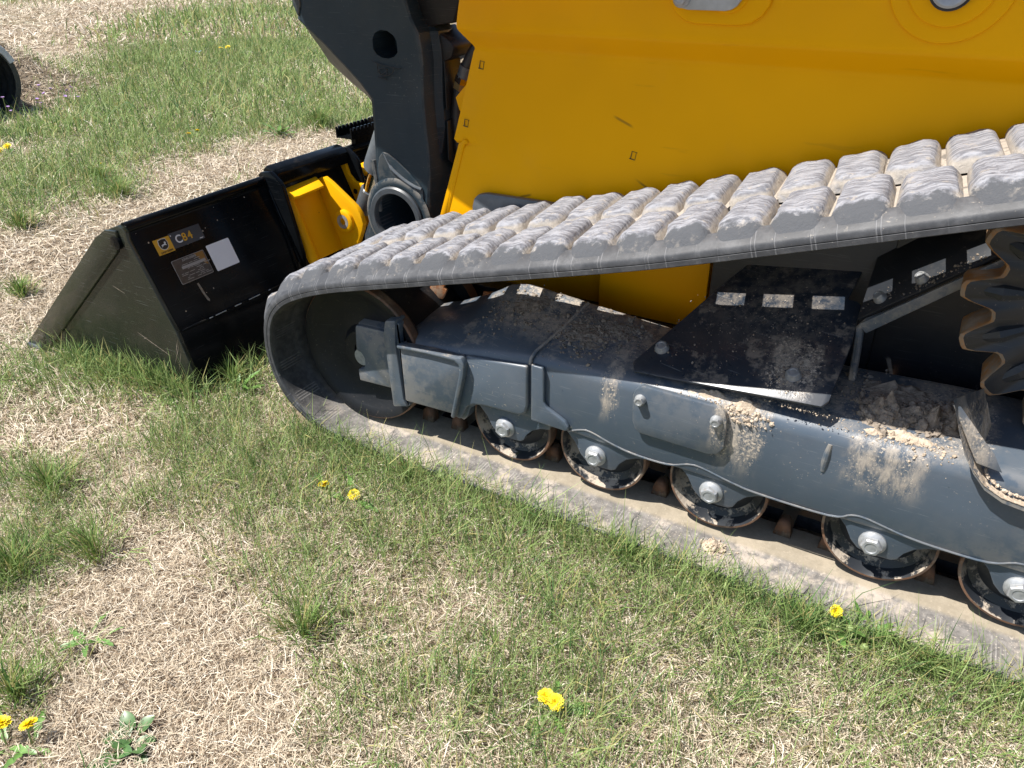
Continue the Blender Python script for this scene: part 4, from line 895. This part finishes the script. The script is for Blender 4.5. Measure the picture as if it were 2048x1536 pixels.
# ================================================================= GRASS
PATCH = [(-5.95,1.97,0.80,1.0), (-5.98,2.56,0.90,1.0), (-6.26,3.40,1.20,1.0), (-6.67,4.45,1.30,1.0), (-4.78,1.48,0.50,0.6), (-4.88,2.18,0.60,0.7), (-5.09,3.02,0.80,0.8), (-5.34,3.87,0.90,1.0), (-8.31,4.83,1.20,1.3), (-10.4,8.15,2.5,1.4), (-9.0,6.5,1.8,1.4), (-13,10.5,3.0,1.2), (-7.2,5.8,1.5,.8), (-4.42,3.37,0.50,1.0), (-4.43,3.16,0.50,1.0), (-11.50,6.85,1.50,0.9),
 (-8.9,2.7,1.3,-2.0), (-9.3,4.0,.8,-1.6), (-11.5,4.6,2.0,-2), (-13.90,6.5,2.00,-1.8), (-16.63,8.50,3.00,-1.5), (-3.63,1.60,0.50,-0.9), (-3.54,1.23,0.40,-1.0), (-3.26,0.78,0.35,-1.0), (-3.66,0.80,0.40,-1.0), (-3.11,0.32,0.30,-1.0), (-3.03,0.13,0.30,-0.6), (-3.88,2.39,0.35,-0.7), (-4.01,2.81,0.20,-1.0), (-4.09,1.24,0.30,-0.4),
 (-4.35,0.89,0.40,0.6), (-4.84,1.73,0.30,0.8), (-4.11,1.34,0.20,0.7), (-4.69,1.14,0.30,0.6), (-2.26,-0.03,0.15,1.0), (-2.10,0.02,0.15,1.0), (-1.93,0.06,0.12,1.0), (-2.44,-0.17,0.25,0.9), (-1.75,0.16,0.10,1.0), (-3.25,0.24,0.12,0.8), (-1.83,-0.49,0.12,1.0), (-1.55,-0.56,0.12,1.0), (-1.60,-0.72,0.12,1.0), (-1.26,-0.90,0.08,0.9), (-1.92,-0.54,0.10,0.6),
 (-1.50,-0.26,0.25,0.5), (-1.27,-0.17,0.30,0.6), (-1.68,-0.14,0.20,0.5), (-1.05,-0.14,0.30,0.5), (-0.99,-0.52,0.12,0.7), (-0.91,-0.52,0.10,0.8), (-1.15,-0.46,0.10,0.5), (-0.61,-0.55,0.12,0.6), (-0.73,-0.62,0.10,0.5), (-0.50,-0.36,0.15,0.6), (-0.32,-0.18,0.15,0.6), (-0.11,-0.20,0.20,0.6), (0.15,-0.18,0.20,0.7), (-0.40,-0.46,0.12,0.7), (-0.58,-0.22,0.12,0.7),
 (-0.64,-0.33,0.12,-1.0), (-1.31,-0.59,0.20,-1.0), (-1.34,-0.69,0.15,-0.8), (-1.05,-0.74,0.25,-1.0), (-1.13,-0.94,0.20,-0.8), (-0.84,-0.75,0.20,-0.7), (-0.51,-0.61,0.10,-0.8), (-0.22,-0.44,0.10,-0.6), (-2.07,-0.42,0.15,-1.0), (-2.26,-0.28,0.12,-0.8), (-1.57,-0.35,0.06,-0.8)]
PATCH += [(-1.25+.11*i, -.035, .08, 1.0) for i in range(16)]
def green(x, y):
    g = .43+.55*(vnoise(x, y, .45)-.5)+.45*(vnoise(x+7, y+3, .13)-.5)+.55*(vnoise(x+2, y+5, .055)-.5)+.6*(vnoise(x+17, y+23, 1.6)-.5)
    for px, py, r, a in PATCH: g = g+.47*a*np.exp(-((x-px)**2+(y-py)**2)/(r*r))
    return np.clip(g, 0, 1.25)
cam2 = np.array([0.0, -1.26])
def sector(n, r0, r1, a0=-3, a1=76):
    "points on the ground seen from the photographer's spot, with room to step aside"
    r = np.sqrt(rng.random(n)*(r1*r1-r0*r0)+r0*r0); a = np.radians(rng.random(n)*(a1-a0)+a0)
    if a1 == 76 and r1 < 13:                                 # thinner margin beyond the left of the view
        m = int(n*.13); r = np.concatenate([r, np.sqrt(rng.random(m)*(r1*r1-r0*r0)+r0*r0)]); a = np.concatenate([a, np.radians(76+26*rng.random(m))])
    return cam2[0]-r*np.sin(a), cam2[1]+r*np.cos(a)
def keep(x, y):
    under = (x > -1.52) & (y > .012) & (y < 2.0)
    buck = (x < -1.80) & (x > -2.74) & (y > -.002) & (y < 2.13)
    mach = (x > -1.95) & (y > .75) & (y < 2.0)
    pipe = (x < -7.3) & (x > -8.1) & (np.abs(y-2.45) < .36)
    beyond = (x > -2.3-(y-2.1)*.42) & (y > 2.05)            # the machine hides it, even from a step to the side
    return ~(under | buck | mach | pipe | beyond)
def blades(name, mat, x, y, az, e0, e1, L, wd, col, tw=None, label=None, lift=0, kind='stuff', cat='grass'):
    n = len(x); z = ground_z(x, y)-.002+lift; tw = tw if tw is not None else rng.normal(0, .35, n)
    h0 = np.stack([np.cos(az), np.sin(az), np.zeros(n)], -1); h1 = np.stack([np.cos(az+tw), np.sin(az+tw), np.zeros(n)], -1); up_ = np.array([0, 0, 1.0])
    p0 = np.stack([x, y, z], -1); p1 = p0+(L*.52)[:, None]*(np.cos(e0)[:, None]*h0+np.sin(e0)[:, None]*up_); p2 = p1+(L*.48)[:, None]*(np.cos(e1)[:, None]*h1+np.sin(e1)[:, None]*up_)
    p2[:, 2] = np.maximum(p2[:, 2], z+.002)
    rl = rng.normal(0, .5, n); s = np.stack([-np.sin(az)*np.cos(rl), np.cos(az)*np.cos(rl), np.sin(rl)], -1)*(wd*.5)[:, None]
    V = np.stack([p0-s*.7, p0+s*.7, p1-s, p1+s, p2], 1).reshape(-1, 3).astype(np.float32)
    T = (np.array([[0, 1, 3], [0, 3, 2], [2, 3, 4]])[None]+(np.arange(n)*5)[:, None, None]).reshape(-1).astype(np.int32)
    me = bpy.data.meshes.new(name); me.vertices.add(n*5); me.vertices.foreach_set('co', V.ravel()); nf = n*3
    me.loops.add(nf*3); me.loops.foreach_set('vertex_index', T); me.polygons.add(nf); me.polygons.foreach_set('loop_start', np.arange(nf, dtype=np.int32)*3)
    me.update(calc_edges=True); me.validate()
    at = me.attributes.new('Col', 'FLOAT_COLOR', 'POINT')
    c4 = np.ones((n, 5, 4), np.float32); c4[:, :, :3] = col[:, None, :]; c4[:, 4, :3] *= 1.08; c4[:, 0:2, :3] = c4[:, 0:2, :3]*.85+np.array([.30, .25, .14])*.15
    at.data.foreach_set('color', c4.ravel()); me.materials.append(M[mat]); o = bpy.data.objects.new(name, me); COL.objects.link(o)
    if label: tag(o, label, cat, kind=kind)
    return o
def straw_col(n):
    t = rng.random((n, 1)); c = np.array([.68, .59, .46])*(1-t)+np.array([.52, .43, .315])*t
    w_ = rng.random((n, 1)) < .22; c = np.where(w_, np.array([.76, .69, .57]), c); d_ = rng.random((n, 1)) < .16; c = np.where(d_, np.array([.25, .18, .12]), c)
    return c*rng.uniform(.85, 1.12, (n, 1))
def green_col(n, g):
    t = rng.random((n, 1)); c = np.array([.165, .255, .062])*(1-t)+np.array([.300, .375, .150])*t
    k = rng.random((n, 1)) < .20; c = np.where(k, np.array([.065, .14, .040]), c); y_ = rng.random((n, 1)) < .13; c = np.where(y_, np.array([.40, .37, .15]), c)
    return c*rng.uniform(.8, 1.2, (n, 1))
def zone(r0, r1, nd, ng, dl, dw, gl, gw, tag_):
    a0 = -34 if r0 < 1 else (34 if r0 > 6 else (20 if r0 > 3.5 else -3))
    x, y = sector(nd, r0, r1, a0); k = keep(x, y); x, y = x[k], y[k]; g = green(x, y); k = rng.random(len(x)) < 1.05-.28*np.clip(g, 0, 1); x, y = x[k], y[k]; n = len(x)
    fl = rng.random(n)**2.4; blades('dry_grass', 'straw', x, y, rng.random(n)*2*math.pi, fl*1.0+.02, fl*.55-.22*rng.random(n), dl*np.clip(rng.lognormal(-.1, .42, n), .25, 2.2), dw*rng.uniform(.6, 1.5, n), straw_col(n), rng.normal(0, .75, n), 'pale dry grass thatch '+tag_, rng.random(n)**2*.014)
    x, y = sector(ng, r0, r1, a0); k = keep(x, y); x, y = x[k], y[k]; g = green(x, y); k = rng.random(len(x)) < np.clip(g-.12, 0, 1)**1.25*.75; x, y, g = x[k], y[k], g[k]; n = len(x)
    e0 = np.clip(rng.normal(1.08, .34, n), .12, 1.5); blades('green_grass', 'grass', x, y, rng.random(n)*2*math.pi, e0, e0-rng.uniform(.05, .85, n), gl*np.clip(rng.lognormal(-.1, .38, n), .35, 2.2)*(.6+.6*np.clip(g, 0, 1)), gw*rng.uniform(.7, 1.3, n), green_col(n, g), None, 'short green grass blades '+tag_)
zone(.62, 2.1, 260000, 125000, .030, .00125, .066, .0017, 'in the lawn beside the rubber track')
zone(2.1, 3.6, 120000, 90000, .046, .0021, .075, .0025, 'around the black bucket')
zone(3.6, 6.5, 110000, 90000, .055, .0034, .085, .0042, 'across the lawn beyond the bucket')
zone(6.5, 12, 110000, 80000, .075, .0055, .12, .0065, 'round the culvert bank')
zone(12, 30, 90000, 60000, .13, .013, .20, .015, 'far up the verge')

# longer blades hugging the track edge, leaning over the belt
n = 2000; x = rng.uniform(-1.42, .42, n); y = -.012-np.abs(rng.normal(0, .028, n)); e0 = np.clip(rng.normal(1.15, .3, n), .3, 1.5)
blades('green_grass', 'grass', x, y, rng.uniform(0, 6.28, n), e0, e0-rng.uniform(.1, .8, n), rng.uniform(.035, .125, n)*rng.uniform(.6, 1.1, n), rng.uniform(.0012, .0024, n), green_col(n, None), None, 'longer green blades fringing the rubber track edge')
n = 900; x = rng.uniform(-2.45, -1.72, n); y = np.where(x < -1.83, -.02-np.abs(rng.normal(0, .03, n)), rng.uniform(-.05, .38, n)); e0 = np.clip(rng.normal(1.2, .25, n), .4, 1.5)
blades('green_grass', 'grass', x, y, rng.uniform(0, 6.28, n), e0, e0-rng.uniform(.1, .7, n), rng.uniform(.06, .15, n), rng.uniform(.002, .0035, n), green_col(n, None), None, 'tall green blades growing against the bucket bottom')

# ---- tussocks one can pick out
TUFT = [(-1.78,-.52,1.0,'at the lawn edge, first of three near the bare patch'), (-1.47,-.61,1.0,'thickest one, left of the dry patch'), (-1.57,-.73,1.0,'dark green one beside the thickest tussock'), (-1.26,-.92,.8,'yellowish one just above two open dandelions'), (-3.22,.25,.9,'alone on straw in front of the bucket cutting edge'), (-2.17,-.07,.85,'standing against the bucket end plate'), (-1.98,-.035,.75,'by the lower rear corner of the bucket end plate'),
 (-1.80,.09,.9,'between the bucket back and the track front'), (-.90,-.55,.75,'in the middle of the lawn, beside dry thatch'), (-4.38,1.44,1.3,'blue green one out on the straw beyond the bucket'), (-4.00,1.29,1.2,'smaller one behind the bucket top edge'), (-4.17,3.09,1.6,'broad leaved one behind the lift arm'), (-3.97,.71,1.2,'dark one on straw left of the bucket'), (-.05,-.055,.7,'leaning over the lower track run'), (.17,-.04,.6,'fringing the rear of the track run'), (-.43,-.045,.6,'at the track edge below the rollers'), (-1.02,-.045,.6,'at the track edge below the idler')]
for tx, ty, sc, where in TUFT:
    n = int(150*sc)+60; a = rng.uniform(0, 6.28, n); rr = np.abs(rng.normal(0, .028*sc, n)); x = tx+rr*np.cos(a); y = ty+rr*np.sin(a)
    az = a+rng.normal(0, .5, n); e0 = np.clip(1.45-rr/(.028*sc)*.28+rng.normal(0, .16, n), .25, 1.52); far = math.hypot(tx, ty+1.26) > 3
    c = green_col(n, None)*np.array([.85, .95, .8]); c[rng.random(n) < .12] = (.42, .36, .16)
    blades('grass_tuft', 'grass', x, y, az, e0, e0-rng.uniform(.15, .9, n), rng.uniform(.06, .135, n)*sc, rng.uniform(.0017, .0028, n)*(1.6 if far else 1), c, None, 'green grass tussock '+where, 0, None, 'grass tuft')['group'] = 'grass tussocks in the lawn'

# ================================================================= WEEDS AND FLOWERS
def leaf_me(name, L_, W_, droop, lobes, mat):
    bm = bmesh.new(); rows = []; n = 9
    for i in range(n+1):
        t = i/n; w_ = W_*math.sin(math.pi*min(1, (t*.92+.06)))**.8*(.45+.75*t) if lobes else W_*math.sin(math.pi*(t*.9+.08))**.7
        if lobes and i % 2 == 1 and i < n-1: w_ *= .55
        zc = L_*(.42*t-droop*t*t); x = L_*t
        rows.append([bm.verts.new((x, -w_, zc+.12*w_)), bm.verts.new((x, 0, zc-.10*w_)), bm.verts.new((x, w_, zc+.12*w_))])
    for a, b in zip(rows, rows[1:]):
        for j in range(2): bm.faces.new((a[j], b[j], b[j+1], a[j+1]))
    me = from_bm(bm, name); me.materials.append(M[mat]); me.polygons.foreach_set('use_smooth', [True]*len(me.polygons)); return me
def head_me(r):
    bm = bmesh.new(); random.seed(2)
    for k, (ring, el, ln) in enumerate(((34, .06, 1.0), (32, .28, .92), (28, .52, .78), (22, .82, .6), (14, 1.15, .42))):
        for i in range(ring):
            a = 2*math.pi*(i+.4*k)/ring+random.uniform(-.06, .06); e = el+random.uniform(-.1, .1); L_ = r*ln*random.uniform(.88, 1.06); w_ = r*.10
            d = Vector((math.cos(a)*math.cos(e), math.sin(a)*math.cos(e), math.sin(e))); s = Vector((-math.sin(a), math.cos(a), 0))*w_
            b = Vector((0, 0, .0)); q = [b-s*.4, b+s*.4, b+d*L_*.7+s, b+d*L_+s*.5, b+d*L_-s*.5, b+d*L_*.7-s]
            bm.faces.new([bm.verts.new(p) for p in q])
    me = from_bm(bm, 'flower_head'); me.materials.append(M['petal']); return me
HEAD = head_me(.0155); LEAF = leaf_me('leaf', .085, .011, .38, True, 'leaf'); PLA = leaf_me('leaf', .05, .017, .35, False, 'leafd')
CAL = lathe_me('calyx', [(.003, -.012), (.006, -.007), (.006, -.002), (.002, -.0005)], (0, 0, 0), 12, 'z'); CAL.materials.append(M['stem'])
def dandelion(x, y, heads, leaves, where, tilt=.35, scale=1.0, grp=True):
    z = float(ground_z(x, y)); d = thing('dandelion', 'yellow dandelion '+where, 'dandelion', (x, y, z), 'dandelions in the lawn')
    for (dx, dy, h) in heads:
        top = Vector((dx, dy, h)); st = link('stem', tube_me('stem', catmull([(0, 0, -.004), (dx*.3, dy*.3, h*.55), (dx, dy, h)], 4), .0017*scale, 6), 'stem', None); st.parent = d
        f = bpy.data.objects.new('flower_head', HEAD); COL.objects.link(f); f.parent = d; f.location = top; f.scale = (scale,)*3; f.rotation_euler = (tilt+random.uniform(-.15, .15), random.uniform(-.25, .1), random.uniform(0, 6))
        c = bpy.data.objects.new('calyx', CAL); COL.objects.link(c); c.parent = f
    for i in range(leaves):
        l = bpy.data.objects.new('leaf', LEAF); COL.objects.link(l); l.parent = d; l.rotation_euler = (random.uniform(-.2, .2), random.uniform(-.35, .15), i*2.4+random.uniform(-.4, .4)); s = scale*random.uniform(.7, 1.15); l.scale = (s, s, s)
    return d
random.seed(14)
dandelion(-1.178, -.182, [(0, 0, .028)], 2, 'single bloom in the lawn below the idler')
dandelion(-1.085, -.176, [(0, 0, .024)], 2, 'lower bloom just right of another, below the idler')
dandelion(-.395, -.458, [(-.012, 0, .040), (.010, -.004, .043)], 8, 'with two touching blooms and a rosette of leaves', scale=1.0)
dandelion(.012, -.010, [(-.012, 0, .045)], 9, 'half open, in leafy weeds against the track edge', tilt=-.7, scale=.85)
dandelion(-1.175, -.985, [(-.006, .010, .052)], 3, 'tilted bloom with a grass blade shadow across it', tilt=.2)
dandelion(-1.138, -.962, [(0, .008, .050)], 3, 'fully open bloom beside the tilted one', tilt=.2)
dandelion(-4.769, 2.408, [(0, 0, .05)], 2, 'first of a pair far beyond the bucket', scale=1.5); dandelion(-4.764, 2.483, [(0, 0, .06)], 2, 'second of a pair far beyond the bucket', scale=1.4)
dandelion(-8.0, 5.60, [(0, 0, .10), (.05, .06, .11)], 2, 'pair of far blooms in the lush green verge', scale=2.0)
dandelion(-5.60, 1.60, [(0, 0, .06), (-.02, -.05, .04)], 2, 'pair of blooms at the edge of the lush green strip', scale=1.8); dandelion(-4.63, 1.62, [(0, 0, .03)], 1, 'small bud out on the straw', scale=1.0)
# green seed buds in the weeds by the track
def weed(x, y, n, sc, me, label, el=(-.5, .1)):
    z = float(ground_z(x, y)); d = thing('broadleaf_weed', label, 'weed', (x, y, z), 'broad leaved weeds in the lawn')
    for i in range(n):
        l = bpy.data.objects.new('leaf', me); COL.objects.link(l); l.parent = d; l.location = (random.gauss(0, .012), random.gauss(0, .012), .002); l.rotation_euler = (random.uniform(-.3, .3), random.uniform(*el), i*2.4+random.uniform(-.4, .4)); s = sc*random.uniform(.7, 1.2); l.scale = (s, s, s)
weed(-.995, -.882, 14, .7, PLA, 'dark green plantain rosette with rounded leaves in straw'); weed(-1.262, -.77, 9, .7, LEAF, 'low clover like weed with small leaves in dry thatch'); weed(-.775, -.475, 5, .5, PLA, 'tiny weed beside a grass tussock in mid lawn')
weed(.055, -.012, 14, .75, LEAF, 'pale leafy weed clump pressed against the track edge', (-.9, 0)); weed(-1.74, .06, 12, 1.0, LEAF, 'leafy weed behind the bucket rear corner', (-.9, 0)); weed(-1.90, -.06, 7, .8, PLA, 'small weed at the foot of the bucket end plate'); weed(-4.25, 2.75, 14, 1.6, LEAF, 'weed on the bare patch behind the bucket step')
BUD = lathe_me('bud', [(.001, 0), (.006, .002), (.008, .008), (.006, .015), (.002, .018)], (0, 0, 0), 12, 'z'); BUD.materials.append(M['stem'])
for i, (x, y, h, wh) in enumerate(((.03, -.03, .03, 'tallest one, close behind the half open bloom'), (-.005, -.045, .02, 'low one in front of the half open bloom'), (.062, -.05, .018, 'low one under the pale leaves'))):
    z = float(ground_z(x, y)); b = thing('dandelion_bud', 'round green closed dandelion bud, '+wh, 'bud', (x, y, z), 'closed buds by the track')
    o = bpy.data.objects.new('bud', BUD); COL.objects.link(o); o.parent = b; o.location = (0, 0, h); o.rotation_euler = (.5, .3, 0); s = link('stem', tube_me('stem', [(0, 0, -.003), (0, 0, h+.003)], .0016, 6), 'stem', None); s.parent = b
# purple flowers at the culvert mouth
PF = lathe_me('flower', [(.001, 0), (.018, .006), (.030, .022), (.012, .018), (.001, .02)], (0, 0, 0), 7, 'z'); PF.materials.append(M['purple'])
for k, (x, y, where) in enumerate(((-7.12, 2.98, 'at the right rim of the culvert'), (-7.05, 2.72, 'below the culvert mouth'), (-7.1, 2.45, 'in the grass under the culvert lip'))):
    z = float(ground_z(x, y)); d = thing('purple_wildflower', 'clump of small purple wildflowers '+where, 'wildflower', (x, y, z), 'purple wildflowers at the culvert')
    for i in range(5):
        p = Vector((random.gauss(0, .05), random.gauss(0, .06), random.uniform(.08, .24))); s = link('stem', tube_me('stem', [(p.x*.4, p.y*.4, -.01), tuple(p)], .003, 5), 'stem', None); s.parent = d
        f = bpy.data.objects.new('flower', PF); COL.objects.link(f); f.parent = d; f.location = p; f.rotation_euler = (random.uniform(0, .8), 0, random.uniform(0, 6)); f.scale = (.5,)*3
# scrap of pale blue litter
bm = bmesh.new(); ring = [bm.verts.new((.05*math.cos(a)*(1+.4*math.sin(3*a)), .022*math.sin(a), .03+.012*math.sin(2*a))) for a in [i*math.pi/6 for i in range(12)]]
low = [bm.verts.new((v.co.x*.8, v.co.y*.8-.004, v.co.z-.006)) for v in ring]; bm.faces.new(ring); bm.faces.new(low[::-1])
for i in range(12): bm.faces.new((ring[i], low[i], low[(i+1) % 12], ring[(i+1) % 12]))
o = link('litter_scrap', from_bm(bm, 'litter_scrap'), simple('pale_blue_plastic', (.35, .50, .60), .4), None, 0); o.location = (-8.3, 5.5, float(ground_z(-8.3, 5.5))+.04); tag(o, 'scrap of pale blue plastic litter in far grass', 'litter')
